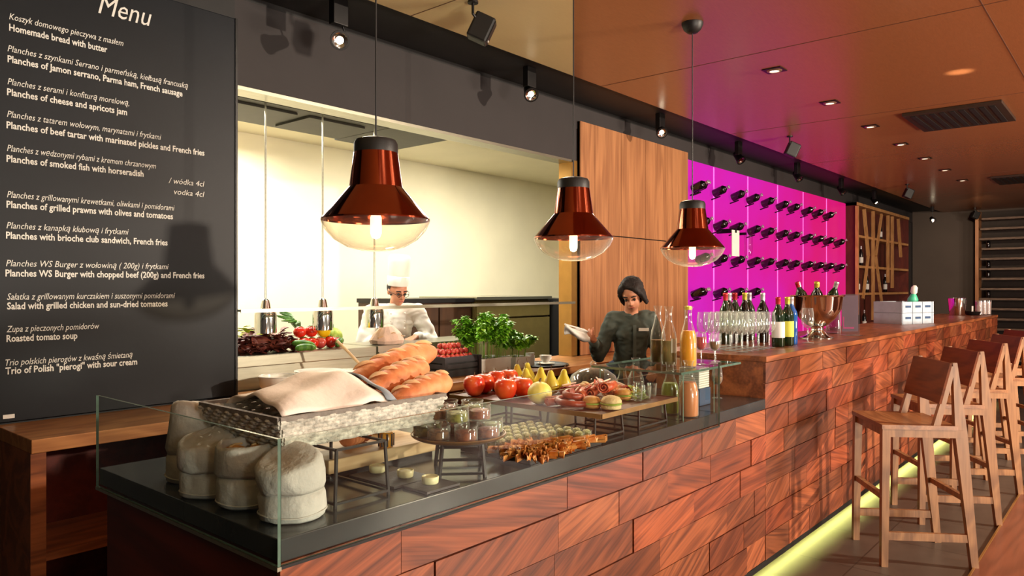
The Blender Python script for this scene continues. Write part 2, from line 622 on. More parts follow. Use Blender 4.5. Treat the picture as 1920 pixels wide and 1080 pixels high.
M['amber_drink'] = pm('amber_drink', srgb(120, 84, 30), 0.2, var=0.08)
M['dip'] = pm('jar_filling', srgb(70, 34, 22), 0.5, c2=srgb(150, 96, 50), scale=60)
M['dip_g'] = pm('jar_filling_green', srgb(84, 84, 26), 0.5, c2=srgb(176, 170, 70), scale=60)
M['bottle_green'] = pm('dark_green_bottle', srgb(20, 40, 22), 0.08, var=0.1, spec=0.8)
M['bottle_black'] = pm('dark_bottle', srgb(16, 12, 14), 0.08, var=0.1, spec=0.8)
M['bottle_blue'] = pm('blue_bottle', srgb(20, 80, 150), 0.1, var=0.1, spec=0.8)
M['label'] = pm('paper_label', srgb(226, 222, 214), 0.7, var=0.03)
M['label_y'] = pm('yellow_label', srgb(206, 206, 70), 0.6, var=0.05)
M['foil_silver'] = pm('silver_foil', srgb(206, 200, 206), 0.25, 0.6, var=0.05)
M['foil_red'] = pm('red_foil', srgb(170, 30, 40), 0.3, 0.3, var=0.05)
M['foil_gold'] = pm('gold_foil', srgb(206, 186, 70), 0.3, 0.5, var=0.05)
M['silver'] = pm('polished_silver', (0.72, 0.70, 0.66), 0.09, 1.0, var=0.03)
M['crate_pale'] = pm('pale_blue_crate', srgb(176, 190, 202), 0.6, var=0.08)
M['crate_slot'] = pm('crate_slot', srgb(46, 74, 110), 0.7)
M['green_plastic'] = pm('green_plastic', srgb(70, 190, 150), 0.4)
M['napkin_blue'] = pm('blue_napkin', srgb(46, 70, 104), 0.8)
M['skin'] = pm('skin', srgb(206, 140, 108), 0.5, var=0.06, scale=10)
M['hair'] = pm('dark_hair', srgb(26, 16, 13), 0.75, var=0.3, scale=30, stretch=(1, 1, 0.2), bump=0.5)
M['chef_white'] = pm('white_jacket', srgb(236, 232, 222), 0.8, var=0.04, scale=6, bump=0.3, bscale=10)
M['shirt'] = pm('grey_green_shirt', srgb(70, 78, 70), 0.75, var=0.12, scale=6, bump=0.35, bscale=12)
M['jeans'] = pm('blue_denim', srgb(46, 62, 92), 0.85, var=0.15, scale=40)
M['trouser'] = pm('dark_trousers', srgb(40, 38, 40), 0.85)
M['eye'] = pm('eye_dark', srgb(24, 18, 16), 0.3)
M['lip'] = pm('lips', srgb(170, 86, 74), 0.5)
M['grey_plate'] = pm('vent_grille', srgb(58, 42, 32), 0.5, 0.3)
M['downlight'] = pm('downlight_ring', srgb(150, 120, 100), 0.35, 0.6)
M['screen_grey'] = pm('menu_sheet', srgb(120, 110, 116), 0.4, var=0.05)
M['pink_card'] = pm('pink_card', srgb(226, 60, 150), 0.5)
M['shelf_stone'] = pm('stacked_wood', srgb(84, 66, 54), 0.7, c2=srgb(120, 96, 80), scale=10, stretch=(1, 1, 8))
M['olive'] = pm('olive_panel', srgb(112, 98, 52), 0.5, var=0.06)
M['cab_brown'] = wood('kitchen_cabinet', srgb(58, 34, 14), srgb(74, 45, 20), 'Z', 6, 0.45, 8)
M['brass'] = pm('brass_trim', srgb(178, 134, 70), 0.3, 0.7, var=0.05)


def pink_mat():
    """acrylic sheet lit from behind: violet-to-rose light painted into its emission"""
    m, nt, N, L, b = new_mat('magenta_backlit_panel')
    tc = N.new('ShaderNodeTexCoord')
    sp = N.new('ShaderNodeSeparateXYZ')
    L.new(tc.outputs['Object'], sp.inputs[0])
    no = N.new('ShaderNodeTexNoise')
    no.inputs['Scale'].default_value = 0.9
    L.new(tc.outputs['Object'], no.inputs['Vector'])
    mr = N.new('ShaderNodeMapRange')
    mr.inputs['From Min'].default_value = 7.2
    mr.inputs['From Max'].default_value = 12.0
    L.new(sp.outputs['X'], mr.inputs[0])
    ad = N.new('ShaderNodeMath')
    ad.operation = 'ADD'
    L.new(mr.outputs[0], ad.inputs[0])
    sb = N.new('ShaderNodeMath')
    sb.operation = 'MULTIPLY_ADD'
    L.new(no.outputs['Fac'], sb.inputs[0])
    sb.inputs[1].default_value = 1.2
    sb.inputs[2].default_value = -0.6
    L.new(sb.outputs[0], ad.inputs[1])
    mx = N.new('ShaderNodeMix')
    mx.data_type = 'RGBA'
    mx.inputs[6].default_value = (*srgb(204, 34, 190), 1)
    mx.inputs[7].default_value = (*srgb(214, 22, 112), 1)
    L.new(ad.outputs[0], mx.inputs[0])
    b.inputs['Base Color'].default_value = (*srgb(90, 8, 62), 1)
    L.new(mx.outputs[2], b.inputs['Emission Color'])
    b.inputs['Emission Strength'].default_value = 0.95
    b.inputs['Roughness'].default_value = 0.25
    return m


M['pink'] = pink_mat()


# ------------------------------------------------------------------ the room
def struct(name, mb, m, label=None, parent=None, **k):
    o = mb.build(name, m, parent, **k)
    if parent is None:
        o['kind'] = 'structure'
        if label:
            o['label'] = label
            o['category'] = name.split('_')[0]
    return o


WY = 3.85          # the wall behind the bar
b = MB(); b.box(-2.0, 18.2, 0.70, 7.2, -0.1, 0.0)
struct('floor', b, M['floor'], 'dark slate tile floor along the bar')
b = MB(); b.box(-2.0, 18.2, -4.6, 0.695, -0.1, 0.012)
struct('floor_wood', b, M['floor_wood'], 'reddish wooden floor beyond the bar stools')
b = MB(); b.box(-2.0, 18.2, 0.69, 0.70, -0.05, 0.016)
struct('trim_floor', b, M['brass'], 'thin metal strip between the tile and wood floors')

# ceiling: brown veneer; light spilling over its kitchen end is painted in pale yellow
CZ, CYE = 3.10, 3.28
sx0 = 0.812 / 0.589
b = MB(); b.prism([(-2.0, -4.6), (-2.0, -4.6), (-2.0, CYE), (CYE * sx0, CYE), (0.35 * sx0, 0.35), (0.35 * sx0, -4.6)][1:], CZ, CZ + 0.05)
struct('ceiling_lit', b, M['ceil_lit'], 'ceiling veneer painted pale yellow where light falls on it')
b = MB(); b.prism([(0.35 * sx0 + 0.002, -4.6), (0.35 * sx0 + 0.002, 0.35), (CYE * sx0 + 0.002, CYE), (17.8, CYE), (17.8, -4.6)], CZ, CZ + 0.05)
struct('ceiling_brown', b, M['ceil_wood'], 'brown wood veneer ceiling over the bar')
b = MB(); b.box(-2.0, 17.8, CYE, WY + 0.1, CZ + 0.05, CZ + 0.10)
struct('ceiling_trough', b, M['black_paint'], 'black lighting trough between the veneer ceiling and the back wall')
# veneer joints
b = MB()
for X in (4.9, 7.3, 9.7, 12.1, 14.5):
    b.box(X, X + 0.006, -4.0, CYE, CZ - 0.0015, CZ)
for Y in (-0.6, 0.70):
    b.box(3.2, 17.8, Y, Y + 0.006, CZ - 0.0015, CZ)
b.bar((0.5, 1.62, CZ - 0.001), (3.3, 1.62, CZ - 0.001), 0.005, 0.002)
b.box(2.9, 2.906, 0.2, CYE, CZ - 0.0015, CZ)
struct('trim_ceiling', b, pm('veneer_joint', srgb(92, 56, 34), 0.6), 'fine joints between the ceiling veneer sheets')

# back wall: menu part, fascia over the kitchen opening, wood panel, strip over the pink panel, rest
OX0, OX1, OZ = 2.11, 5.27, 2.63
b = MB()
b.box(-2.0, OX0, WY, WY + 0.12, 0.0, CZ + 0.06)
struct('wall_left', b, M['black_paint'], 'black wall behind the menu board')
b = MB()
b.box(OX0, 5.36, WY, WY + 0.12, OZ, CZ + 0.02)
b.box(5.36, 18.0, WY, WY + 0.12, 2.92, CZ + 0.02)
b.box(5.36, 18.0, WY + 0.02, WY + 0.12, 0.0, 2.92)
struct('wall_back', b, M['wall_dark'], 'dark brown wall and fascia behind the bar')
b = MB(); b.box(OX0, 18.0, WY - 0.001, WY + 0.12, CZ + 0.02, CZ + 0.06)
struct('trim_trough', b, M['black_paint'], 'black upper edge of the back wall')
b = MB(); b.box(OX0 + 0.005, OX1, WY - 0.012, WY + 0.13, OZ - 0.02, OZ)
struct('trim_opening', b, M['steel'], 'pale metal edge along the top of the kitchen opening')
b = MB()
b.box(5.27, 5.31, WY - 0.01, WY + 0.13, 0.9, OZ - 0.02)
b.box(5.315, 5.36, WY - 0.006, WY + 0.13, 0.9, OZ)
struct('trim_jamb', b, M['brass'], 'brass coloured jamb at the right of the kitchen opening')
b = MB(); b.box(17.8, 17.95, -4.6, WY, 0, CZ + 0.1)
struct('wall_end', b, M['wall_end'], 'taupe wall at the far end of the room')
b = MB(); b.box(-2.1, -2.0, -4.6, 7.2, 0, 3.3)  # unseen wall added to keep light off the counter's left end
struct('wall_side', b, M['wall_dark'], 'unseen dark wall added at the near end to block light')

# kitchen shell
b = MB(); b.box(0.6, 9.6, 6.6, 6.75, 0, 3.3)
struct('wall_kitchen', b, M['cream'], 'bright cream back wall of the kitchen')
b = MB(); b.box(0.5, 0.6, WY + 0.12, 6.6, 0, 3.3)
struct('wall_kitchen_left', b, M['cream'], 'cream side wall of the kitchen')
b = MB(); b.box(9.5, 9.6, WY + 0.12, 6.6, 0, 3.3)
struct('wall_kitchen_right', b, M['cream'], 'cream right wall of the kitchen')
b = MB(); b.box(0.5, 9.6, WY + 0.12, 6.7, 3.0, 3.1)
struct('ceiling_kitchen', b, M['cream'], 'cream ceiling of the kitchen')

# extractor hood
t = thing('extractor_hood', 'dark steel extractor hood under the kitchen ceiling', 'hood', (0, 0, 0))
b = MB(); b.box(1.2, 3.74, 4.5, 5.15, 2.75, 3.0); b.build('canopy', M['dark_steel'], t)
b = MB(); b.box(3.75, 4.38, 4.37, 5.2, 2.75, 3.0); b.build('end_canopy', M['dark_steel'], t)
b = MB()
for k in range(4):
    b.box(1.3 + k * 0.6, 1.8 + k * 0.6, 4.6, 5.05, 2.735, 2.75)
b.build('filter', M['dark_steel'], t)

# kitchen rear cabinets (under the bright wall)
t = thing('kitchen_cabinet', 'brown low cabinet behind the chef with a dark worktop', 'cabinet', (0, 0, 0))
b = MB(); b.box(4.42, 5.33, 5.12, 5.75, 0.0, 1.36); b.build('body', M['cab_brown'], t)
b = MB(); b.box(4.40, 5.335, 5.08, 5.75, 1.36, 1.40); b.build('worktop', M['black_metal'], t)
for k in range(2):
    d = MB(); d.box(4.44 + k * 0.44, 4.86 + k * 0.44, 5.10, 5.12, 0.15, 1.32)
    d.build('door', M['cab_brown'], t)
t = thing('kitchen_unit', 'olive steel kitchen unit behind the herb planters', 'kitchen unit', (0, 0, 0))
b = MB(); b.box(5.35, 6.55, 5.1, 5.9, 0.0, 1.38); b.build('body', M['olive'], t)
b = MB(); b.box(5.36, 6.54, 5.07, 5.1, 0.12, 1.18); b.box(5.36, 6.54, 5.07, 5.1, 1.20, 1.36); b.build('door', M['olive'], t)
b = MB(); b.box(5.34, 6.56, 5.05, 5.9, 1.38, 1.41); b.build('worktop', M['steel'], t)
t = thing('dark_cupboard', 'dark brown kitchen cupboard beside the brass jamb', 'cupboard', (0, 0, 0))
b = MB(); b.box(6.60, 7.2, 4.95, 5.6, 0.0, 1.38); b.build('body', M['black_plastic'], t)
b = MB(); b.box(6.61, 7.19, 4.93, 4.95, 0.14, 1.34); b.build('door', M['black_plastic'], t)

# wall panelling of upright wood boards
t = thing('wood_panel', 'tall walnut wall panel behind the bartender', 'wall panel', (0, 0, 0))
for nm, z0, z1 in (('lower_board', 0.903, 1.985), ('upper_board', 1.995, 2.985)):
    b = MB()
    for k in range(9):
        x0 = 5.37 + k * 2.03 / 9
        b.box(x0, x0 + 2.03 / 9 - 0.003, WY - 0.035 - 0.001 * (k % 2), WY - 0.004, z0, z1)
    b.box(5.37, 7.40, WY - 0.025, WY - 0.0035, z0, z1)
    b.build(nm, M['walnut_v'], t)

# pink backlit panel with bottle pegs
PX0, PX1 = 7.42, 13.04
t = thing('backlit_panel', 'glowing magenta backlit wall panel that carries rows of bottles', 'wall panel', (0, 0, 0))
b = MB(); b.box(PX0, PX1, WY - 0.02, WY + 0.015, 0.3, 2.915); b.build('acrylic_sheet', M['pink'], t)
BOT_ROWS = [
    (3.62, [(1295, 340), (1330, 350), (1366, 357), (1400, 365), (1428, 372), (1455, 378), (1482, 385), (1503, 390), (1528, 396), (1547, 401), (1567, 405)]),
    (3.62, [(1335, 415), (1368, 422), (1398, 427), (1430, 432), (1455, 437), (1482, 440), (1503, 443), (1528, 447), (1548, 449), (1567, 452), (1587, 454)]),
    (3.62, [(1335, 486), (1368, 487), (1400, 489), (1430, 491), (1455, 493), (1482, 495), (1503, 496), (1528, 498), (1548, 499), (1567, 500), (1587, 501)]),
    (3.62, [(1297, 552), (1330, 551), (1368, 550), (1400, 549), (1430, 548)])]
BPOS = []
for r, (yy, row) in enumerate(BOT_ROWS):
    z = sum(at(u, v, Y=yy).z for u, v in row) / len(row)
    for u, v in row:
        BPOS.append((r, max(7.475, at(u, v, Y=yy).x), z))
for r, X, z in BPOS:
    b = MB(); b.tube([(X, WY - 0.02, z - 0.085), (X, WY - 0.13, z - 0.055)], 0.008, 6)
    b.build('peg', M['black_metal'], t)
# bright light streaks on the panel, made as thin glowing strips
b = MB()
for u in (1335, 1399, 1455, 1503, 1547):
    X = at(u, 450, Y=WY).x
    b.box(X - 0.012, X + 0.012, WY - 0.024, WY - 0.02, 0.4, 2.91)
b.build('light_streak', pm('pink_streak', srgb(240, 110, 220), 0.4, emit=srgb(240, 120, 230), estr=0.6), t)


def wine_bottle_parts(root, glass_m, foil_m, label_m=None, s=1.0, n=18, base=0.0):
    b = MB()
    b.lathe([(0, base + 0.012), (0.022, base + 0.004), (0.034, base), (0.0375, base + 0.006), (0.0375, 0.185 * s), (0.034, 0.205 * s), (0.020, 0.232 * s), (0.0145, 0.25 * s), (0.0142, 0.262 * s)], n)
    b.build('glass_body', glass_m, root, smooth=True, angle=50)
    f = MB()
    f.lathe([(0.0146, 0.255 * s), (0.0152, 0.258 * s), (0.0150, 0.285 * s), (0.0162, 0.287 * s), (0.0162, 0.297 * s), (0.014, 0.30 * s), (0, 0.30 * s)], n)
    f.build('neck_foil', foil_m, root, smooth=True, angle=50)
    if label_m:
        l = MB()
        l.lathe([(0.0379, 0.055), (0.0382, 0.056), (0.0382, 0.15), (0.0379, 0.151)], n)
        l.build('paper_label', label_m, root, smooth=True, angle=50)


ROWN = ['top', 'second', 'third', 'bottom']
proto = None
cnt = [0] * 4
for r, X, z in BPOS:
    lab = 'dark wine bottle on the magenta panel, %s from the left in the %s row' % (ORD[cnt[r]], ROWN[r])
    cnt[r] += 1
    loc = (X, WY - 0.05, z - 0.02)
    if proto is None:
        proto = thing('wine_bottle', lab, 'bottle', loc, 0, 'wine bottles pegged on the pink panel')
        wine_bottle_parts(proto, M['bottle_black'], M['foil_silver'], n=14, s=0.8, base=0.0)
        proto.rotation_euler = (math.radians(70), 0, 0)
        proto.scale = (1.28, 1.28, 0.84)
    else:
        copy_tree(proto, loc, None, lab)

t = thing('notice_card', 'white paper card hanging in front of the magenta panel', 'card', tuple(at(1379, 456, Y=3.60)))
b = MB(); b.box(-0.10, 0.10, -0.003, 0.003, -0.15, 0.15); b.build('sheet', M['label'], t)
b = MB(); b.box(-0.02, 0.02, -0.008, 0.225, 0.12, 0.17); b.build('clip', M['black_metal'], t)
t = thing('glass_vase', 'pale glass vase hung on the magenta panel beside the white card', 'vase', tuple(at(1403, 456, Y=3.62)))
b = MB(); b.lathe([(0, -0.15), (0.04, -0.15), (0.05, -0.1), (0.05, 0.1), (0.03, 0.15)], 14); b.build('body', glass('milky_glass', (0.92, 0.80, 0.92), 1.4), t, smooth=True)
b = MB(); b.box(-0.02, 0.02, 0.03, 0.205, 0.10, 0.13); b.build('hook', M['black_metal'], t)

# wooden wine rack at the far right of the back wall
RX0, RX1, RYF = 13.06, 16.6, 3.66
t = thing('wine_rack', 'oak wine rack with slanted dividers at the end of the back wall', 'rack', (0, 0, 0))
b = MB(); b.box(RX0, RX0 + 0.05, RYF, WY, 0.3, 2.93); b.build('side_panel', M['rack_dark'], t)
b = MB(); b.box(RX1 - 0.05, RX1, RYF, WY, 0.3, 2.93); b.build('side_panel', M['rack_dark'], t)
b = MB(); b.box(RX0 + 0.05, RX1 - 0.05, WY - 0.02, WY, 0.3, 2.93); b.build('back_panel', M['rack_dark'], t)
b = MB(); b.box(RX0, RX1, RYF - 0.01, WY, 2.88, 2.93); b.build('top_rail', M['rack_wood'], t)
for z in (2.37, 1.86, 1.40, 0.75):
    b = MB(); b.box(RX0 + 0.05, RX1 - 0.05, RYF - 0.005, WY - 0.02, z - 0.02, z + 0.02); b.build('shelf', M['rack_wood'], t)
for (u0, v0, u1, v1) in ((1620, 392, 1628, 480), (1637, 396, 1637, 600), (1653, 402, 1642, 480), (1628, 480, 1618, 560), (1642, 480, 1653, 565),
                         (1665, 404, 1665, 530), (1673, 406, 1673, 540), (1684, 410, 1689, 482), (1607, 386, 1607, 590)):
    p, q = at(u0, v0, Y=RYF - 0.01), at(u1, v1, Y=RYF - 0.01)
    b = MB(); b.bar(p, q, 0.036, 0.05); b.build('divider', M['rack_wood'], t)
for u, v, lab in ((1616, 475, 'pale labelled bottle on the middle shelf of the wine rack'), (1652, 475, 'bottle right of the slanted bars on the middle shelf of the rack'),
                  (1610, 532, 'leftmost bottle on the lower shelf of the wine rack'), (1627, 531, 'bottle between the slanted bars on the lower rack shelf'),
                  (1661, 530, 'rightmost bottle on the lower shelf of the wine rack'), (1622, 587, 'bottle low in the wine rack behind the pale crate')):
    p = at(u, v, Y=3.73)
    zz = min((2.39, 1.88, 1.42, 0.77), key=lambda q: abs(q - p.z))
    k = thing('wine_bottle', lab, 'bottle', (p.x, 3.745, zz), 0, 'wine bottles in the wooden rack')
    wine_bottle_parts(k, M['bottle_black'], M['foil_silver'], M['label'], n=12, s=1.15)

# stacked wood screen on the far wall
t = thing('stacked_shelving', 'tall dark shelving of stacked slats at the far end of the room', 'shelving', (0, 0, 0))
for k in range(15):
    y0 = 2.55 - 0.02 * (k % 3)
    b = MB(); b.box(17.35, 17.78, -0.4, y0, 0.06 + k * 0.2, 0.10 + k * 0.2); b.build('slat_shelf', M['shelf_stone'], t)
b = MB(); b.box(17.70, 17.79, -0.4, 2.6, 0.0, 3.05); b.build('back_panel', pm('shelving_back', srgb(48, 38, 32), 0.8), t)
b = MB(); b.box(17.35, 17.78, 2.56, 2.62, 0.0, 3.05); b.build('upright', M['walnut_v'], t)
for k, v in enumerate((468, 498, 522, 550)):
    p = at(1838, v, Y=2.40)
    kk = thing('wine_bottle', 'small bottle lying in the far shelving, %s from the top' % ORD[k], 'bottle', (17.55, 2.42, 0.10 + round((p.z - 0.10) / 0.2) * 0.2), 0, 'bottles in the far shelving')
    wine_bottle_parts(kk, M['bottle_black'], M['foil_silver'], n=10, s=0.62)

# ------------------------------------------------------------------ menu board with its lettering
BY = WY - 0.03
t = thing('menu_board', 'tall blackboard with the white bilingual menu on the left wall', 'menu board', (0, 0, 0))
b = MB(); b.box(0.60, 2.105, BY, WY - 0.002, 0.905, 2.99, 0.004); b.build('panel', M['board_black'], t)
b = MB(); b.box(2.095, 2.108, BY - 0.006, WY - 0.001, 0.905, 2.99); b.build('edge_trim', M['black_metal'], t)


def lettering(name, lines, parent, m):
    """lines: (text, u0, v0, u1, cap height, shear)"""
    vs = MB()
    for text, u0, v0, u1, size, shear in lines:
        p, q = at(u0, v0, Y=BY), at(u1, v0, Y=BY)
        c = bpy.data.curves.new('tmp', 'FONT')
        c.body = text
        c.size = size
        c.shear = shear
        c.resolution_u = 2
        c.offset = 0.0009 if shear == 0 else 0.0
        o = bpy.data.objects.new('tmp', c)
        COL.objects.link(o)
        bpy.context.view_layer.update()
        me = bpy.data.meshes.new_from_object(o.evaluated_get(bpy.context.evaluated_depsgraph_get()))
        bpy.data.objects.remove(o)
        xs = [v.co.x for v in me.vertices]
        w_ = max(xs) - min(xs)
        k = (q.x - p.x) / w_
        x0 = min(xs)
        n0 = len(vs.bm.verts)
        vs.bm.from_mesh(me)
        vs.bm.verts.ensure_lookup_table()
        for v in vs.bm.verts[n0:]:
            v.co = Vector((p.x + (v.co.x - x0) * k, BY - 0.0015, p.z + v.co.y))
        bpy.data.meshes.remove(me)
    return vs.build(name, m, parent)


lettering('heading', [('Menu', 184, 24, 284, 0.135, 0.28)], t, M['chalk'])
MENU = [
    [('Koszyk domowego pieczywa z masłem', 17, 36, 231, 0.041, 0.25), ('Homemade bread with butter', 17, 57, 201, 0.043, 0)],
    [('Planches z szynkami Serrano i parmeńską, kiełbasą francuską', 14, 96, 352, 0.041, 0.25), ('Planches of Jamon serrano, Parma ham, French sausage', 14, 116, 342, 0.043, 0)],
    [('Planches z serami i konfiturą morelową,', 14, 158, 242, 0.041, 0.25), ('Planches of cheese and apricots jam', 13, 178, 238, 0.043, 0)],
    [('Planches z tatarem wołowym, marynatami i frytkami', 13, 219, 302, 0.041, 0.25), ('Planches of beef tartar with marinated pickles and French fries', 12, 240, 383, 0.043, 0)],
    [('Planches z wędzonymi rybami z kremem chrzanowym', 13, 283, 292, 0.041, 0.25), ('Planches of smoked fish with horseradish', 12, 303, 269, 0.043, 0)],
    [('/ wódka 4cl', 316, 343, 383, 0.041, 0.2), ('vodka 4cl', 326, 364, 383, 0.041, 0.2)],
    [('Planches z grillowanymi krewetkami, oliwkami i pomidorami', 13, 370, 327, 0.041, 0.25), ('Planches of grilled prawns with olives and tomatoes', 12, 389, 324, 0.043, 0)],
    [('Planches z kanapką klubową i frytkami', 12, 428, 241, 0.041, 0.25), ('Planches with brioche club sandwich, French fries', 11, 447, 314, 0.043, 0)],
    [('Planches WS Burger z wołowiną ( 200g) i frytkami', 11, 499, 316, 0.041, 0.25), ('Planches WS Burger with chopped beef (200g) and French fries', 10, 518, 383, 0.043, 0)],
    [('Sałatka z grillowanym kurczakiem i suszonymi pomidorami', 13, 562, 328, 0.041, 0.25), ('Salad with grilled chicken and sun-dried tomatoes', 13, 580, 314, 0.043, 0)],
    [('Zupa z pieczonych pomidorów', 12, 623, 186, 0.041, 0.25), ('Roasted tomato soup', 12, 641, 145, 0.043, 0)],
    [('Trio polskich pierogów z kwaśną śmietaną', 10, 686, 248, 0.041, 0.25), ('Trio of Polish "pierogi" with sour cream', 10, 702, 257, 0.043, 0)],
]
for e in MENU:
    lettering('dish_lettering', e, t, M['chalk'])
b = MB()
p, q = at(5, 784, Y=BY), at(27, 780, Y=BY)
b.box(p.x, q.x, BY - 0.004, BY, p.z - 0.004, q.z + 0.01); b.build('plate', M['label'], t)

# ------------------------------------------------------------------ back counter under the menu and the kitchen opening
CT = 0.90
CF = 3.33
t = thing('back_counter', 'long wooden back counter with open shelves under the menu', 'counter', (0, 0, 0))
b = MB(); b.box(0.97, 7.3, CF, WY - 0.04, CT - 0.055, CT, 0.003); b.build('worktop', M['counter_wood'], t)
b = MB(); b.box(2.115, 5.26, WY - 0.039, WY + 0.13, CT - 0.055, CT - 0.001); b.build('opening_ledge', M['counter_wood'], t)
for X in (0.97, 1.72, 2.55, 3.40, 4.25, 5.10, 5.95, 7.24):
    b = MB(); b.box(X, X + 0.055, CF + 0.01, WY - 0.04, 0.0, CT - 0.055); b.build('upright', M['walnut'], t)
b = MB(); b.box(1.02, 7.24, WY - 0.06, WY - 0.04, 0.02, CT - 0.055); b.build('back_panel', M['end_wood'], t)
for i, X in enumerate((1.025, 1.775, 2.605, 3.455, 4.305, 5.155)):
    X1 = (1.72, 2.55, 3.40, 4.25, 5.10, 5.95)[i]
    b = MB(); b.box(X, X1, CF + 0.03, WY - 0.06, 0.40, 0.43); b.build('shelf', M['walnut'], t)
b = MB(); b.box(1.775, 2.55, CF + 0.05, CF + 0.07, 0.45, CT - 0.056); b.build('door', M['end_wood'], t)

# ------------------------------------------------------------------ buffet counter
BX0, BX1, FY, BYB = 0.93, 3.76, 1.50, 2.54
CZT = 0.925


def Xf(u):
    a = (u - 960) / FOC
    return FY * (VX + a * RX) / (VY + a * RY)


rng = random.Random(3)


def cladding(mb, rows):
    """staggered wooden tiles standing a little proud of the front plane FY; each with its own grain direction and tone"""
    uv = mb.bm.loops.layers.uv.new('UVMap')
    colr = mb.bm.loops.layers.color.new('tile')
    for (z0, z1, xs) in rows:
        for xa, xb in zip(xs, xs[1:]):
            dpt = rng.uniform(0.010, 0.016)
            n0 = len(mb.bm.faces)
            mb.box(xa + 0.002, xb - 0.002, FY - dpt + 0.012, FY + 0.012, z0 + 0.002, z1 - 0.002)
            mb.bm.faces.ensure_lookup_table()
            ang = rng.choice((0.35, 0.45, 0.3, 0.55, 0.2, -0.25, 0.0))
            ca, sa = math.cos(ang), math.sin(ang)
            ox, oy = rng.uniform(0, 30), rng.uniform(0, 30)
            tn = rng.uniform(0.78, 1.18)
            tw = rng.uniform(0.92, 1.06)
            for f in mb.bm.faces[n0:]:
                for l in f.loops:
                    x, z = l.vert.co.x - xa, l.vert.co.z - z0
                    l[uv].uv = (ox + x * ca + z * sa, oy - x * sa + z * ca)
                    l[colr] = (min(1, tn * 0.85), min(1, tn * 0.82 * tw), min(1, tn * 0.8 * tw), 1)


def row_xs(x0, x1, known):
    xs = [x0] + [Xf(u) for u in known]
    while xs[-1] < x1 - 0.30:
        xs.append(xs[-1] + rng.uniform(0.24, 0.46))
    if x1 - xs[-1] < 0.12:
        xs.pop()
    return xs + [x1]


t = thing('buffet_counter', 'low buffet counter with a dark slate top and wooden tile front', 'counter', (0, 0, 0))
b = MB(); b.box(BX0 + 0.012, BX1, FY + 0.012, BYB - 0.03, 0.086, 0.872); b.build('body', M['end_wood'], t)
b = MB(); b.box(BX0 + 0.06, BX1, FY + 0.14, BYB - 0.08, 0.0, 0.086); b.build('plinth', M['black_plastic'], t)
b = MB(); b.box(BX0, BX1, FY, BYB, 0.872, CZT, 0.003); b.build('slate_top', M['slate'], t)
H6 = [0.872 - 0.131 * k for k in range(7)]
KN = [[752, 1064, 1205, 1315, 1379], [815, 1046, 1160, 1252, 1333, 1408], [640, 1040, 1187, 1300, 1387], [900, 1237, 1363], [1010, 1180, 1330], [1100, 1290, 1400]]
b = MB()
cladding(b, [(H6[k + 1], H6[k], row_xs(BX0, BX1, KN[k])) for k in range(6)])
b.build('tile_front', M['tile_wood'], t)
# glass screen: left side and front; greenish polished edges
GT = 1.158


def pane(name, x0, x1, y0, y1, z0, z1, par):
    g = MB()
    g.box(x0, x1, y0, y1, z0, z1)
    g.bm.faces.ensure_lookup_table()
    thin = min(range(3), key=lambda i: (x1 - x0, y1 - y0, z1 - z0)[i])
    for f in g.bm.faces:
        nrm = f.normal if f.normal.length > 0 else Vector((0, 0, 1))
        f.normal_update()
        ax = max(range(3), key=lambda i: abs(f.normal[i]))
        f.material_index = 0 if ax == thin else 1
    return g.build(name, [M['pane'], M['pane_edge']], par)


t = thing('glass_screen', 'glass screen across the left end of the buffet counter', 'glass screen', (BX0 - 0.006, BYB, 0.868), 0, 'glass screens of the buffet')
pane('pane', -0.004, 0.004, FY - 0.010 - BYB, 0, 0, GT - 0.868, t)
b = MB(); b.box(-0.006, 0.0049, FY - 0.012 - BYB, 0, -0.010, -0.0005); b.build('channel', M['steel'], t)
t = thing('glass_screen', 'long glass screen along the front of the buffet counter', 'glass screen', (BX0, FY - 0.006, 0.868), 0, 'glass screens of the buffet')
pane('pane', -0.001, 3.20 - BX0, -0.004, 0.004, 0, GT - 0.868, t)
b = MB(); b.box(0, 3.2 - BX0, -0.005, 0.0049, -0.008, -0.0005); b.build('channel', M['black_metal'], t)
t = thing('glass_shelf', 'raised glass shelf over the end of the buffet carrying bottles', 'shelf', (0, 0, 0))
pane('shelf_pane', 2.86, 3.47, FY + 0.006, 1.97, 1.128, 1.138, t)
pane('support_pane', 3.20, 3.208, FY + 0.02, 1.95, CZT, 1.128, t)
pane('support_pane', 2.90, 2.908, FY + 0.02, 1.95, CZT, 1.128, t)

# ------------------------------------------------------------------ high bar
AX1, BT = 11.6, 1.145
t = thing('high_bar', 'long high bar clad in reddish wooden tiles', 'bar', (0, 0, 0))
b = MB(); b.box(BX1 + 0.002, AX1, FY + 0.012, 2.14, 0.086, BT - 0.03); b.build('body', M['walnut'], t)
b = MB(); b.box(BX1 + 0.06, AX1 - 0.06, FY + 0.14, 2.05, 0.0, 0.086); b.build('plinth', M['black_plastic'], t)
b = MB(); b.box(BX1 - 0.004, AX1 + 0.005, FY - 0.008, 2.16, BT - 0.03, BT, 0.003); b.build('bar_top', M['walnut'], t)
b = MB()
KB = [[1500, 1543], [1487, 1560]]
rows = [(0.872 + 0.131, BT - 0.032, row_xs(BX1, AX1, KB[0])), (0.872, 0.872 + 0.131, row_xs(BX1, AX1, KB[1]))]
for k in range(6):
    rows.append((H6[k + 1], H6[k], row_xs(BX1, AX1, [])))
cladding(b, rows)
b.build('tile_front', M['tile_wood'], t)
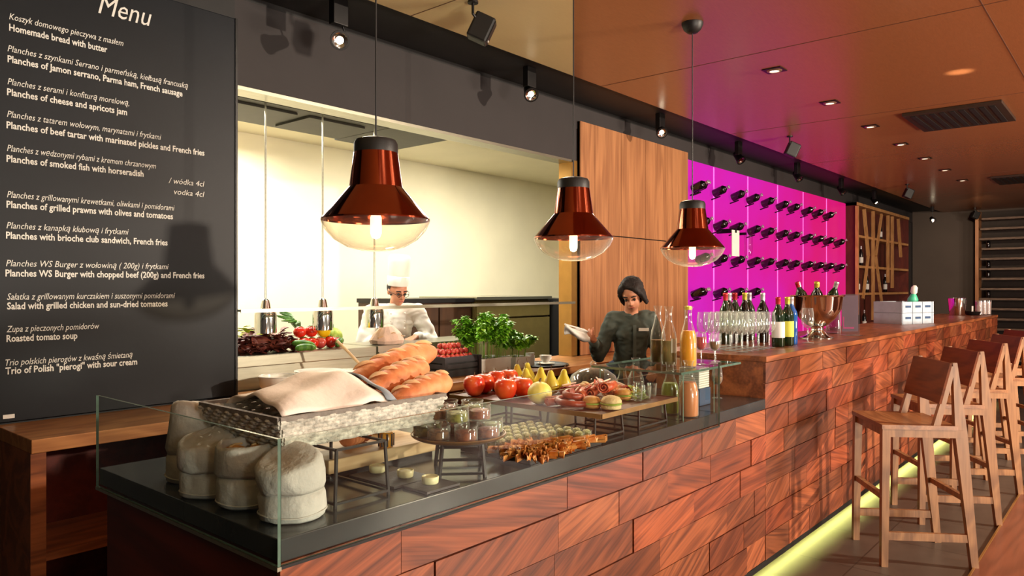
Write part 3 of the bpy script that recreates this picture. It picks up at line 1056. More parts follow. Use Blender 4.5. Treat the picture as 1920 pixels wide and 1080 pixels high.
# glowing strip along the foot of both counters
t = thing('led_strip', 'yellow light strip under the foot of the bar, glowing on the floor', 'light', (0, 0, 0))
b = MB(); b.box(BX0 + 0.1, AX1 - 0.1, FY + 0.056, FY + 0.076, 0.072, 0.078); b.build('diffuser', M['led'], t)
b = MB(); b.box(BX0 + 0.1, AX1 - 0.1, FY + 0.050, FY + 0.082, 0.078, 0.0855); b.build('rail', M['steel'], t)
b = MB(); b.box(BX0 + 0.012, AX1 - 0.012, FY + 0.001, FY + 0.012, 0.054, 0.0855); b.build('lip', M['black_metal'], t)

# ------------------------------------------------------------------ pendant lamps
PEND = [(1.66, 2.06), (2.87, 2.08), (4.09, 2.08)]
PLAB = ['largest looking copper pendant lamp, hanging before the kitchen opening', 'copper pendant lamp in front of the brass jamb beside the walnut panel',
        'farthest copper pendant lamp, hanging before the magenta panel']
PZ = 1.628


def make_pendant():
    t = thing('pendant_lamp', PLAB[0], 'lamp', (PEND[0][0], PEND[0][1], PZ), 0, 'copper pendant lamps over the buffet')
    b = MB()
    b.lathe([(0.190, 0.110), (0.189, 0.116), (0.094, 0.226), (0.077, 0.347)], 48)
    b.build('copper_shade', M['copper'], t, smooth=True, angle=15)
    b = MB()
    b.lathe([(0, 0.0), (0.05, 0.003), (0.10, 0.016), (0.145, 0.042), (0.175, 0.075), (0.188, 0.102), (0.190, 0.112)], 48)
    b.build('glass_bowl', M['bowl_glass'], t, smooth=True, angle=0)
    b = MB()
    b.lathe([(0.077, 0.342), (0.077, 0.378), (0.070, 0.392), (0.045, 0.400), (0.006, 0.404), (0, 0.404)], 36)
    b.build('cap', M['black_plastic'], t, smooth=True, angle=40)
    b = MB()
    b.lathe([(0, 0.045), (0.014, 0.05), (0.020, 0.065), (0.020, 0.12), (0.014, 0.135), (0.014, 0.15), (0, 0.15)], 16)
    b.build('bulb', M['bulb'], t, smooth=True)
    b = MB(); b.lathe([(0, 0.15), (0.017, 0.15), (0.017, 0.21), (0, 0.21)], 12); b.build('lamp_holder', M['chrome'], t, smooth=True)
    b = MB(); b.tube([(0, 0, 0.40), (0, 0, CZ - PZ - 0.01)], 0.0032, 8); b.build('cord', M['black_plastic'], t)
    b = MB(); b.lathe([(0, CZ - PZ - 0.066), (0.03, CZ - PZ - 0.060), (0.052, CZ - PZ - 0.04), (0.064, CZ - PZ - 0.012), (0.064, CZ - PZ - 0.001), (0, CZ - PZ - 0.001)], 24)
    b.build('ceiling_rose', M['black_plastic'], t, smooth=True)
    return t


pend = make_pendant()
for i, (x, y) in enumerate(PEND):
    if i:
        copy_tree(pend, (x, y, PZ), 0, PLAB[i])
    lamp('pendant_light', 'POINT', (x, y, PZ + 0.03), None, 5, (1.0, 0.78, 0.5), 0.03)

# ------------------------------------------------------------------ track spotlights in the black trough
def make_spot(loc, aim, lab, lit=True):
    t = thing('track_spotlight', lab, 'spotlight', loc, 0, 'black spotlights in the ceiling trough')
    x, y, z = loc
    b = MB(); b.box(-0.05, 0.05, -0.025, 0.025, CZ + 0.05 - z - 0.15, CZ + 0.05 - z - 0.001, 0.004); b.build('gear_box', M['black_metal'], t)
    b = MB(); b.tube([(0.03, 0, CZ + 0.05 - z - 0.15), (0.05, 0, 0.03), (0.05, 0, 0)], 0.006, 8); b.build('bracket', M['black_metal'], t)
    d = (Vector(aim) - Vector(loc)).normalized()
    q = d.to_track_quat('-Z', 'Y').to_matrix().to_4x4()
    b = MB(); b.lathe([(0, 0.07), (0.030, 0.07), (0.036, 0.05), (0.046, -0.03), (0.055, -0.05), (0.055, -0.066), (0.044, -0.066), (0.040, -0.045), (0, -0.045)], 24)
    b.move(lambda c: q @ c)
    h = b.build('head', M['black_metal'], t, smooth=True, angle=35)
    g = MB(); g.lathe([(0, -0.050), (0.022, -0.050), (0.022, -0.046), (0, -0.046)], 20); g.move(lambda c: q @ c)
    g.build('lens', M['spot_glow'] if lit else M['chrome'], h, smooth=True)
    r = MB(); r.lathe([(0.024, -0.050), (0.034, -0.056), (0.042, -0.058), (0.042, -0.050), (0.024, -0.046)], 24); r.move(lambda c: q @ c)
    r.build('reflector', M['chrome'], h, smooth=True)
    return t


make_spot(tuple(at(635, 74, Y=3.5)), (0.8, 0.3, 1.4), 'lit black spotlight nearest the camera, left of the first lamp cord')
make_spot(tuple(at(993, 172, Y=3.5)), (2.6, 1.2, 0.9), 'lit black spotlight on the fascia right above the kitchen opening')
make_spot(tuple(at(1238, 244, Y=3.5)), (4.4, 1.4, 0.9), 'lit black spotlight in front of the top of the walnut panel')
for k, X in enumerate((8.0, 9.85, 11.7, 13.5)):
    make_spot((X, 3.5, 2.98), (X - 0.6, 1.8, 1.0), 'dark spotlight in the trough over the magenta panel, %s from the walnut panel' % ORD[k], lit=(k > 2))
make_spot(tuple(at(1748, 411, Y=3.2)), (12.8, 1.4, 0.9), 'lit spotlight near the far end wall beyond the wine rack')

# small square loudspeakers hanging from the veneer
SPK = [(2.98, 2.85), (7.8, 2.85), (12.6, 2.8), (17.2, 2.6)]
SLB = ['small black loudspeaker under the pale lit part of the ceiling', 'small black loudspeaker on the pink lit ceiling above the magenta panel',
       'small black loudspeaker over the wine rack', 'small black loudspeaker farthest away near the end wall']
t = thing('loudspeaker', SLB[0], 'loudspeaker', (SPK[0][0], SPK[0][1], CZ), 0, 'ceiling loudspeakers')
b = MB(); b.lathe([(0, 0), (0.03, 0), (0.03, -0.012), (0, -0.012)], 16); b.build('ceiling_plate', M['black_metal'], t)
b = MB(); b.tube([(0, 0, -0.012), (0, 0, -0.07), (0.03, 0.0, -0.09)], 0.008, 8); b.build('swivel_arm', M['black_metal'], t)
rm = Euler((math.radians(25), 0, math.radians(40))).to_matrix()
b = MB(); b.box(-0.045, 0.045, -0.06, 0.06, -0.075, 0.075, 0.012); b.move(lambda c: rm @ c + Vector((0.07, 0, -0.135))); s_ = b.build('cabinet', M['black_plastic'], t)
b = MB(); b.box(-0.036, 0.036, -0.064, -0.0605, -0.062, 0.062, 0.001); b.move(lambda c: rm @ c + Vector((0.07, 0, -0.135))); b.build('grille', M['black_metal'], t)
b = MB(); b.box(-0.012, 0.012, -0.0665, -0.0645, -0.055, -0.046); b.move(lambda c: rm @ c + Vector((0.07, 0, -0.135))); b.build('badge', M['label'], t)
for (x, y), l in list(zip(SPK, SLB))[1:]:
    copy_tree(t, (x, y, CZ), 0, l)

# recessed downlights, one row over the bar
DL = [5.36, 6.61, 7.84, 9.03, 10.2, 11.39, 12.65]
t = None
for k, X in enumerate(DL):
    lab = 'square recessed ceiling downlight, %s of the row from the camera' % ORD[k]
    if t is None:
        t = thing('downlight', lab, 'downlight', (X, 2.07, CZ), 0, 'recessed downlights over the bar')
        b = MB(); b.box(-0.07, 0.07, -0.07, 0.07, -0.006, -0.001, 0.002); b.build('frame', M['black_metal'], t)
        b = MB(); b.lathe([(0.055, -0.0065), (0.05, -0.012), (0.036, -0.014), (0.036, -0.0065)], 20); b.build('ring', M['downlight'], t, smooth=True)
        b = MB(); b.lathe([(0, -0.010), (0.034, -0.010), (0.034, -0.0066), (0, -0.0066)], 20); b.build('lens', pm('downlight_lens', (1, 0.9, 0.75), 0.4, emit=(1, 0.82, 0.6), estr=2.2), t)
    else:
        copy_tree(t, (X, 2.07, CZ), 0, lab)
    lamp('downlight_beam', 'SPOT', (X, 2.07, CZ - 0.03), (X, 2.0, 0), 22, WARM, 0.05, spot=80, blend=0.9)

# ceiling ventilation panels
def vent(x0, x1, y0, y1, lab):
    t = thing('ceiling_vent', lab, 'vent', ((x0 + x1) / 2, (y0 + y1) / 2, CZ), 0)
    hx, hy = (x1 - x0) / 2, (y1 - y0) / 2
    b = MB(); b.box(-hx, hx, -hy, hy, -0.03, -0.002, 0.003); b.build('frame', M['grey_plate'], t)
    b = MB()
    n = 9
    for k in range(n):
        y = -hy + 0.08 + k * (2 * hy - 0.16) / (n - 1)
        b.box(-hx + 0.06, hx - 0.06, y - 0.02, y + 0.02, -0.036, -0.030)
    b.build('grille', M['black_plastic'], t)


vent(7.45, 8.35, 0.93, 1.70, 'dark rectangular air vent in the brown ceiling')
vent(12.5, 13.4, 0.93, 1.70, 'farther dark air vent low at the right of the ceiling')

# ------------------------------------------------------------------ bar stools
STZ = math.atan2(0.565, 0.826)          # every stool is turned away from the bar's line by the same angle
SLAB = ['nearest oak bar stool in front of the bar, wholly in view', 'second oak bar stool along the bar, behind the nearest one', 'third oak bar stool along the bar',
        'fourth oak bar stool along the bar', 'farthest oak bar stool at the right edge of the picture']


def make_stool():
    # local x along the seat's width, -y towards the sitter's back, +y towards the bar
    t = thing('bar_stool', SLAB[0], 'bar stool', (4.632, 1.012, 0), STZ, 'oak bar stools along the bar')
    W, D = 0.215, 0.225
    b = MB()
    nx, ny = 12, 10
    gr = []
    for j in range(ny + 1):
        y = -0.145 + j * 0.385 / ny
        for i in range(nx + 1):
            x = -0.235 + i * 0.47 / nx
            z = 0.765 - 0.012 * math.cos(x / 0.235 * PI / 2) * math.sin((j / ny) * PI)
            gr.append((x, y, z))
    top = [b.bm.verts.new(p) for p in gr]
    bot = [b.bm.verts.new((p[0], p[1], 0.742)) for p in gr]
    w_ = nx + 1
    for j in range(ny):
        for i in range(nx):
            k = j * w_ + i
            b.bm.faces.new((top[k], top[k + 1], top[k + w_ + 1], top[k + w_]))
            b.bm.faces.new((bot[k + w_], bot[k + w_ + 1], bot[k + 1], bot[k]))
    for j in range(ny):
        for k, s in ((j * w_, 1), (j * w_ + nx, -1)):
            q = (top[k], top[k + w_], bot[k + w_], bot[k])
            b.bm.faces.new(q if s > 0 else q[::-1])
    for i in range(nx):
        for k, s in ((i, -1), (ny * w_ + i, 1)):
            q = (top[k], top[k + 1], bot[k + 1], bot[k])
            b.bm.faces.new(q if s > 0 else q[::-1])
    b.build('seat', M['seat_wood'], t, smooth=True, angle=40)
    for s in (-1, 1):
        b = MB(); b.bar((s * W, 0.225, 0), (s * (W - 0.005), 0.215, 0.742), 0.034, 0.034, 0.042, 0.042, up=(0, 1, 0)); b.build('front_leg', M['stool_wood'], t)
        b = MB()
        b.bar((s * W, -0.235, 0), (s * (W - 0.004), -0.165, 0.72), 0.034, 0.036, 0.036, 0.062, up=(0, 1, 0))
        b.bar((s * (W - 0.004), -0.165, 0.72), (s * (W - 0.006), -0.135, 1.10), 0.036, 0.062, 0.030, 0.022, up=(0, 1, 0))
        b.build('rear_leg', M['stool_wood'], t)
        b = MB(); b.bar((s * (W - 0.005), -0.128, 1.08), (s * (W - 0.004), -0.030, 0.715), 0.030, 0.022, 0.032, 0.036, up=(0, 1, 0)); b.build('brace', M['stool_wood'], t)
        b = MB(); b.box(s * W - 0.016, s * W + 0.016, -0.175, 0.21, 0.70, 0.742); b.build('seat_rail', M['stool_wood'], t)
        b = MB(); b.bar((s * W, 0.225, 0.165), (s * W, -0.215, 0.165), 0.022, 0.042, up=(0, 0, 1)); b.build('side_stretcher', M['stool_wood'], t)
    b = MB(); b.bar((-W, 0.22, 0.37), (W, 0.22, 0.37), 0.026, 0.030); b.build('footrest', M['stool_wood'], t)
    b = MB(); b.bar((-W, -0.20, 0.37), (W, -0.20, 0.37), 0.024, 0.030); b.build('rear_stretcher', M['stool_wood'], t)
    b = MB(); b.box(-W, W, 0.20, 0.225, 0.70, 0.742); b.build('front_rail', M['stool_wood'], t)
    # curved backrest board between the rear legs
    b = MB()
    n = 10
    rows = []
    for z, yo in ((0.880, -0.052), (1.098, -0.108)):
        for d in (0.0, -0.013):
            rows.append([b.bm.verts.new(((W + 0.012) * (2 * i / n - 1), yo + d - 0.012 * math.cos((i / n - 0.5) * PI), z)) for i in range(n + 1)])
    A, Bk, C, Dk = rows
    for i in range(n):
        for p, q in ((A, C), (Dk, Bk), (C, Dk), (Bk, A)):
            b.bm.faces.new((p[i], p[i + 1], q[i + 1], q[i]))
    for i in (0, n):
        b.bm.faces.new((A[i], C[i], Dk[i], Bk[i]))
    b.build('backrest', M['back_wood'], t, smooth=True, angle=40)
    return t


st = make_stool()
for k in range(1, 5):
    copy_tree(st, (4.632 + 0.925 * k, 1.012 + (0.0, 0.01, 0.0, -0.02, 0.0)[k], 0), STZ + (0, 0, 0.02, -0.02, 0)[k], SLAB[k])

# ------------------------------------------------------------------ things on the buffet counter
def wobble(mb, amp, k=18.0, seed=0.0):
    from mathutils import noise
    for v in mb.bm.verts:
        p = v.co * k + Vector((seed, seed * 1.7, 0))
        v.co += Vector((noise.noise(p), noise.noise(p + Vector((9, 0, 0))), noise.noise(p + Vector((0, 9, 0))))) * amp


def bread_bag(lab, loc, r, h0, h1, lean, rz, seed, rolls=0, sq=1.0):
    """canvas bag: a squat body and a thick folded cuff standing on it"""
    t = thing('bread_bag', lab, 'bag', (loc[0], loc[1], CZT), rz, 'canvas bread bags in the glass corner')
    b = MB()
    b.lathe([(0, 0.001), (r * 0.86, 0.001), (r * 0.97, 0.008), (r * 1.0, h0 * 0.35), (r * 0.99, h0 * 0.8), (r * 0.93, h0 * 0.97), (r * 0.80, h0), (r * 0.70, h0 + 0.02)], 40, sy=sq)
    wobble(b, 0.006, 22, seed)
    for v in b.bm.verts:
        v.co.z = max(v.co.z, 0.001)
    b.build('body', M['canvas'], t, smooth=True, angle=0)
    b = MB()
    z0 = h0 - 0.004
    b.lathe([(r * 0.72, z0 + 0.006), (r * 0.95, z0 + 0.002), (r * 1.03, z0 + 0.012), (r * 1.02, z0 + h1 * 0.55), (r * 0.96, z0 + h1 * 0.9), (r * 0.88, z0 + h1)] +
            ([(r * 0.80, z0 + h1 * 0.93), (r * 0.78, z0 + h1 * 0.5), (r * 0.70, z0 + 0.02), (r * 0.3, z0 + 0.018), (0, z0 + 0.018)] if rolls else
             [(r * 0.78, z0 + h1 * 1.03), (r * 0.60, z0 + h1 * 1.0), (r * 0.35, z0 + h1 * 1.04), (0, z0 + h1 * 1.02)]), 40, sy=sq)
    wobble(b, 0.008, 18, seed + 5)
    for v in b.bm.verts:      # the cuff leans over: one side higher than the other
        k = (v.co.z - z0) / h1
        v.co.z += lean * (v.co.x / r) * max(0.0, k) * 0.5 + abs(lean) * 0.3 * max(0, k)
        v.co.x += -lean * 0.35 * max(0, k)
        v.co.z = max(v.co.z, z0 + 0.001)
    b.build('folded_cuff', M['canvas'], t, smooth=True, angle=0)
    b = MB()
    b.tube([(r * 1.006 * math.cos(a), sq * r * 1.006 * math.sin(a), 0.018 + 0.002 * math.sin(3 * a)) for a in [k * 2 * PI / 40 for k in range(41)]], 0.0022, 6)
    b.build('hem', M['canvas'], t, smooth=True)
    for k in range(rolls):
        a = k * 2.2
        q = thing('bread_roll', 'orange brown bread roll lying in the open canvas bag, ' + ('nearer the glass' if k == 0 else 'deeper in the bag'), 'bread',
                  (loc[0] + 0.035 * math.cos(a), loc[1] + 0.035 * math.sin(a), CZT + h0 + 0.045), 0.4 * k)
        b = MB(); b.ball((0, 0, 0), 0.036, 1.15, 0.95, 0.75); wobble(b, 0.003, 30); b.build('crust', M['roll'], q, smooth=True)
        b = MB(); b.tube([(-0.025, 0, 0.026), (0, 0.003, 0.0285), (0.025, 0, 0.026)], 0.003, 6); b.build('score', M['crumb'], q, smooth=True)


bread_bag('canvas bag nearest the glass corner, front of the four bread bags', (1.050, 1.632), 0.083, 0.072, 0.068, 0.05, 0.5, 1.0)
bread_bag('open canvas bag with bread rolls inside, third from the back', (1.032, 1.812), 0.081, 0.085, 0.085, 0.012, 0.4, 2.0, rolls=2)
bread_bag('canvas bag between the open bag and the tall leaning bag', (1.012, 1.983), 0.077, 0.075, 0.075, 0.045, 0.6, 3.0)
bread_bag('tallest leaning canvas bag at the back by the left glass', (1.075, 2.175), 0.092, 0.085, 0.115, -0.06, 0.2, 4.0)

# wicker basket on a black wire stand
BKX0, BKX1, BKY0, BKY1, BKZ = 1.03, 1.61, 1.66, 2.07, 1.160
t = thing('wire_stand', 'tall black wire stand under the wicker basket', 'stand', (1.255, 1.70, CZT))
for sx in (-0.095, 0.075):
    for sy in (-0.095, 0.16):
        b = MB(); b.bar((sx * 1.05, sy * 1.05, 0), (sx * 0.95, sy * 0.98, 0.150), 0.007, 0.007); b.build('leg', M['black_metal'], t)
b = MB()
for z, k in ((0.012, 1.04), (0.150, 0.96)):
    cs = [(-0.095 * k, -0.095 * k), (0.075 * k, -0.095 * k), (0.075 * k, 0.16 * k), (-0.095 * k, 0.16 * k)]
    for i in range(4):
        b.bar((*cs[i], z), (*cs[(i + 1) % 4], z), 0.008, 0.006)
b.build('ring_frame', M['black_metal'], t)

t = thing('wicker_basket', 'grey woven wicker basket of baguettes on the black stand', 'basket', ((BKX0 + BKX1) / 2, (BKY0 + BKY1) / 2, BKZ))
hx, hy, bh = (BKX1 - BKX0) / 2, (BKY1 - BKY0) / 2, 0.078
b = MB()
n_r = 7
for k in range(n_r):
    z = -bh + 0.006 + k * (bh - 0.008) / (n_r - 1)
    f = 0.90 + 0.10 * k / (n_r - 1)
    X, Y = hx * f, hy * f
    pts = []
    per = [(-X, -Y, X, -Y), (X, -Y, X, Y), (X, Y, -X, Y), (-X, Y, -X, -Y)]
    for ax, ay, bx_, by_ in per:
        L_ = math.hypot(bx_ - ax, by_ - ay)
        m_ = int(L_ / 0.0125)
        nx_, ny_ = (by_ - ay) / L_, -(bx_ - ax) / L_
        for i in range(m_):
            s = i / m_
            o_ = 0.0042 * math.sin(PI * (i + 0.5) * 0.5 + k * PI)
            pts.append((ax + (bx_ - ax) * s + nx_ * o_, ay + (by_ - ay) * s + ny_ * o_, z))
    b.tube(pts + [pts[0]], 0.0066, 6)
b.build('woven_sides', M['wicker'], t, smooth=True)
b = MB()
for ax, ay, bx_, by_ in ((-1, -1, 1, -1), (1, -1, 1, 1), (1, 1, -1, 1), (-1, 1, -1, -1)):
    m_ = 14 if abs(bx_ - ax) > 1 else 10
    for i in range(m_):
        s = (i + 0.5) / m_
        px, py = (ax + (bx_ - ax) * s), (ay + (by_ - ay) * s)
        b.tube([(px * hx * 0.895, py * hy * 0.895, -bh), (px * hx * 1.0, py * hy * 1.0, 0.004)], 0.0032, 6)
b.build('upright_canes', M['wicker'], t, smooth=True)
b = MB(); b.box(-hx * 0.89, hx * 0.89, -hy * 0.89, hy * 0.89, -bh, -bh + 0.008); b.build('base', M['wicker'], t)
b = MB()
rim = [(-hx, -hy, 0.006), (hx, -hy, 0.006), (hx, hy, 0.006), (-hx, hy, 0.006), (-hx, -hy, 0.006)]
for p, q in zip(rim, rim[1:]):
    b.bar(p, q, 0.013, 0.012)
b.build('rim', pm('rim_cane', srgb(120, 112, 104), 0.7, var=0.2, scale=60), t)

# linen cloth over the left half of the basket
t = thing('linen_cloth', 'pale linen cloth draped over the left half of the bread basket', 'cloth', (0, 0, 0))
b = MB()
nx, ny = 26, 26
grid = []
for j in range(ny + 1):
    row = []
    for i in range(nx + 1):
        s, q = i / nx, j / ny
        x = 1.045 + 0.39 * s + 0.06 * q * (1 - s)
        y = 1.672 + 0.40 * q
        h = 0.072 * math.sin(PI * min(1, q * 1.05)) ** 0.7 * (0.12 + 0.88 * math.sin(PI * (0.03 + 0.72 * s)) ** 0.6)
        h += 0.008 * math.sin(9 * s + 4 * q) + 0.005 * math.sin(17 * q - 6 * s)
        row.append(b.bm.verts.new((x, y, BKZ + 0.012 + h - 0.035 * max(0, s - 0.75) * 4 * (1 - q))))
    grid.append(row)
for j in range(ny):
    for i in range(nx):
        b.bm.faces.new((grid[j][i], grid[j][i + 1], grid[j + 1][i + 1], grid[j + 1][i]))
grid_pts = [[v.co.copy() for v in r_] for r_ in grid]
o = b.build('sheet', M['linen'], t, smooth=True, angle=0)
md = o.modifiers.new('thick', 'SOLIDIFY'); md.thickness = 0.004
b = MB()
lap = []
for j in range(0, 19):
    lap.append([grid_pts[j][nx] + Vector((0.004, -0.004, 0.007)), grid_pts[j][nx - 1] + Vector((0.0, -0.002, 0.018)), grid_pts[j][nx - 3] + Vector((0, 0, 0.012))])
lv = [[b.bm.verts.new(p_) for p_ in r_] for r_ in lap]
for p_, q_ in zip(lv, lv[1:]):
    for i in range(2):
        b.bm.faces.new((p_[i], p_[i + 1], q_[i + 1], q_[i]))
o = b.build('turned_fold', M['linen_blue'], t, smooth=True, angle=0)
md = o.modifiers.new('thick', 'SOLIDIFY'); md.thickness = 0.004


def baguette(lab, p, q, r, seed):
    p, q = Vector(p), Vector(q)
    c = (p + q) / 2
    t = thing('baguette', lab, 'bread', tuple(c), 0, 'baguettes in the wicker basket')
    d = q - p
    b = MB()
    n = 22
    pts, rad = [], []
    for i in range(n + 1):
        s = i / n
        pts.append(-d / 2 + d * s + Vector((0, 0, -0.012 * (2 * s - 1) ** 2)))
        rad.append(max(0.004, r * (1 - abs(2 * s - 1) ** 3.2) ** 0.55 * (1 + 0.05 * math.sin(s * 31))))
    b.tube(pts, 0, 18, True, rad)
    wobble(b, 0.004, 26, seed)
    b.build('crust', M['crust'], t, smooth=True, angle=0)
    b = MB()
    side = d.cross(Vector((0, 0, 1))).normalized()
    up = side.cross(d).normalized()
    for i in range(5):
        s = 0.16 + 0.16 * i
        a0 = -d / 2 + d * s
        rr = r * 0.97
        line = []
        for k in range(7):
            w_ = k / 6
            an = (w_ - 0.5) * 1.5 - 0.15
            line.append(a0 + d * (0.11 * w_) + (side * math.sin(an) + up * math.cos(an)) * rr * (1 - abs(2 * (s + 0.11 * w_) - 1) ** 3.2) ** 0.5)
        b.tube(line, 0.006, 8, True, [0.001, 0.005, 0.007, 0.008, 0.007, 0.005, 0.001])
    b.build('scoring', M['scored'], t, smooth=True)


baguette('baguette highest in the basket, reaching up towards the small tomatoes', (1.42, 1.92, 1.195), (1.88, 1.985, 1.280), 0.048, 1)
baguette('long baguette across the middle of the basket beside the cloth', (1.41, 1.800, 1.180), (1.73, 1.87, 1.238), 0.046, 2)
baguette('baguette at the right front rim of the basket', (1.42, 1.712, 1.150), (1.73, 1.755, 1.200), 0.042, 3)
baguette('baguette lying lowest at the back of the basket', (1.30, 1.97, 1.135), (1.64, 2.0, 1.165), 0.040, 4)

# cutting board with a striped jar, loaf and plate behind the basket
t = thing('cutting_board', 'thick pale cutting board on dark feet under the basket', 'cutting board', (1.535, 2.03, CZT))
b = MB(); b.box(-0.225, 0.225, -0.185, 0.185, 0.018, 0.060, 0.004); b.build('plank', M['board_wood'], t)
for sy in (-0.15, 0.15):
    b = MB(); b.box(-0.21, 0.21, sy - 0.018, sy + 0.018, 0, 0.018); b.build('foot', M['black_metal'], t)
p = at(735, 840, z=0.985)
t = thing('striped_jar', 'amber jar with dark upright stripes on the cutting board', 'jar', (p.x, p.y + 0.03, 0.9855))
b = MB(); b.lathe([(0, 0), (0.020, 0), (0.023, 0.006), (0.024, 0.04), (0.020, 0.048), (0, 0.048)], 24); b.build('body', pm('honey_amber', srgb(216, 146, 44), 0.25, var=0.1), t, smooth=True)
b = MB()
for k in range(9):
    a = k * 2 * PI / 9
    b.bar((0.0242 * math.cos(a), 0.0242 * math.sin(a), 0.003), (0.0246 * math.cos(a), 0.0246 * math.sin(a), 0.044), 0.006, 0.002)
b.build('stripes', M['black_plastic'], t)
p = at(688, 838, z=0.985)
t = thing('sliced_loaf', 'short sliced loaf lying on the pale cutting board', 'bread', (p.x, p.y + 0.06, 0.9855), 0.3)
for k in range(6):
    b = MB(); b.ball((0, 0, 0.028), 0.03, 0.28, 1.1, 0.95, 14, 8); b.move(lambda c: Vector((c.x + (k - 2.5) * 0.019, c.y, max(0.0, c.z)))); b.build('slice', M['crust'], t, smooth=True)
p = at(785, 812, z=0.985)
t = thing('white_bowl', 'white china bowl at the right end of the cutting board', 'bowl', (1.69, 2.06, 0.9855))
b = MB(); b.lathe([(0, 0.0), (0.03, 0.0), (0.032, 0.004), (0.06, 0.03), (0.068, 0.048), (0.065, 0.048), (0.056, 0.032), (0.028, 0.008), (0, 0.008)], 32); b.build('body', M['white_china'], t, smooth=True, angle=60)
b = MB(); b.lathe([(0.066, 0.0475), (0.0695, 0.049), (0.066, 0.051), (0.064, 0.049)], 32); b.build('rim', M['white_china'], t, smooth=True)

# slates with cream pots
for (x0, x1, y0, y1, lab) in ((1.375, 1.535, 1.625, 1.835, 'dark slate tile carrying two cream pots'), (1.40, 1.53, 1.515, 1.618, 'small dark slate tile with a single cream pot')):
    t = thing('slate_tile', lab, 'slate', ((x0 + x1) / 2, (y0 + y1) / 2, CZT), 0.0, 'slates under the cream pots')
    b = MB(); b.box((x0 - x1) / 2, (x1 - x0) / 2, (y0 - y1) / 2, (y1 - y0) / 2, 0.001, 0.008, 0.001); b.build('tile', pm('slate_tile', srgb(52, 44, 46), 0.5, bump=0.2, bscale=70), t)
for (x, y, lab) in ((1.452, 1.795, 'cream pot farthest back on the slate, behind a stand leg'), (1.470, 1.686, 'middle cream pot of the three on the slates'), (1.468, 1.575, 'cream pot nearest the glass, alone on its slate')):
    t = thing('butter_pot', lab, 'pot', (x, y, CZT + 0.0085), 0, 'cream pots on slates')
    b = MB(); b.lathe([(0, 0), (0.021, 0), (0.024, 0.003), (0.0255, 0.020), (0.0235, 0.022), (0.022, 0.017), (0, 0.017)], 28); b.build('cup', M['butter'], t, smooth=True, angle=50)
    b = MB(); b.lathe([(0, 0.0172), (0.0215, 0.0172), (0.012, 0.0205), (0, 0.021)], 24); b.build('butter', pm('butter', srgb(244, 232, 170), 0.4), t, smooth=True)

# jar riser: black frame, round bronze tray, two layers of jars
JC = at(878, 812, z=1.037)
t = thing('jar_riser', 'black metal riser with slanting legs under the round tray', 'stand', (1.655, 1.63, CZT), 0.0)
F = [Vector((1.545, 1.622, 0)), Vector((1.645, 1.478 + 0.05, 0)), Vector((1.766, 1.66, 0)), Vector((1.664, 1.764, 0))]
cen = Vector((1.655, 1.635, 0))
F = [f - cen for f in F]
TP = [f * 0.88 + Vector((0, 0, 0.098)) for f in F]
for i in range(4):
    b = MB(); b.bar(F[i], TP[i], 0.009, 0.009); b.build('leg', M['black_metal'], t)
b = MB()
for i in range(4):
    b.bar(TP[i] , TP[(i + 1) % 4], 0.008, 0.008)
b.build('top_ring', M['black_metal'], t)
b = MB()
for i in (0, 2):
    j = (i + 1) % 4
    for s in (0.13, 0.56):
        b.bar(F[i].lerp(TP[i], s), F[j].lerp(TP[j], s), 0.007, 0.007)
b.build('cross_bars', M['black_metal'], t)
JC = Vector((1.665, 1.655, 1.028))
t = thing('round_tray', 'round bronze tray of jars on the black riser', 'tray', tuple(JC))
b = MB(); b.lathe([(0, 0.0), (0.135, 0.0), (0.147, 0.006), (0.150, 0.012), (0.146, 0.012), (0.134, 0.006), (0, 0.006)], 48); b.build('plate', M['bronze'], t, smooth=True, angle=60)
b = MB()
b.tube([(0.149 * math.cos(a), 0.149 * math.sin(a), 0.012) for a in [k * 2 * PI / 48 for k in range(49)]], 0.003, 6)
b.build('rim', M['bronze'], t, smooth=True)


def make_jar(lab, loc, fill):
    t = thing('food_jar', lab, 'jar', loc, 0, 'small glass jars on the round tray')
    b = MB()
    b.lathe([(0, 0.002), (0.024, 0.0), (0.0285, 0.004), (0.0285, 0.038), (0.0265, 0.043), (0.0285, 0.046), (0.0292, 0.050), (0.0275, 0.050), (0.0258, 0.043), (0.0275, 0.037), (0.0275, 0.006), (0, 0.005)], 22)
    b.move(lambda c: Vector((c.x * 1.25, c.y * 1.25, c.z)))
    b.build('glass_body', M['glass'], t, smooth=True, angle=60)
    b = MB(); b.lathe([(0, 0.0055), (0.0268, 0.006), (0.0268, 0.030), (0.02, 0.034), (0.010, 0.0335), (0, 0.035)], 18); wobble(b, 0.0015, 90, loc[0] * 50); b.move(lambda c: Vector((c.x * 1.25, c.y * 1.25, c.z)))
    b.build('filling', fill, t, smooth=True)
    return t


low = [(0.109 * math.cos(a), 0.109 * math.sin(a)) for a in [k * 2 * PI / 8 + 0.2 for k in range(8)]] + [(0.0, 0.0)]
up = [(0.070 * math.cos(a), 0.070 * math.sin(a)) for a in [k * 2 * PI / 5 + 0.1 for k in range(5)]]
jf = [M['dip'], M['dip_g'], pm('jar_filling_red', srgb(120, 40, 24), 0.5, c2=srgb(180, 90, 50), scale=60)]
for i, (x, y) in enumerate(low):
    p = (JC.x + x, JC.y + y, JC.z + 0.0065)
    u_ = 'outer' if i < 8 else 'inner'
    make_jar('%s jar of the lower layer on the round tray, %s anticlockwise from the right' % (u_, ORD[i % 8]), p, jf[(i * 2 + i // 3) % 3])
for i, (x, y) in enumerate(up):
    p = (JC.x + x, JC.y + y, JC.z + 0.0065 + 0.0515)
    lab = 'upper layer jar on the round tray, %s anticlockwise from the right' % ORD[i]
    make_jar(lab, p, jf[(i + 1) % 3])

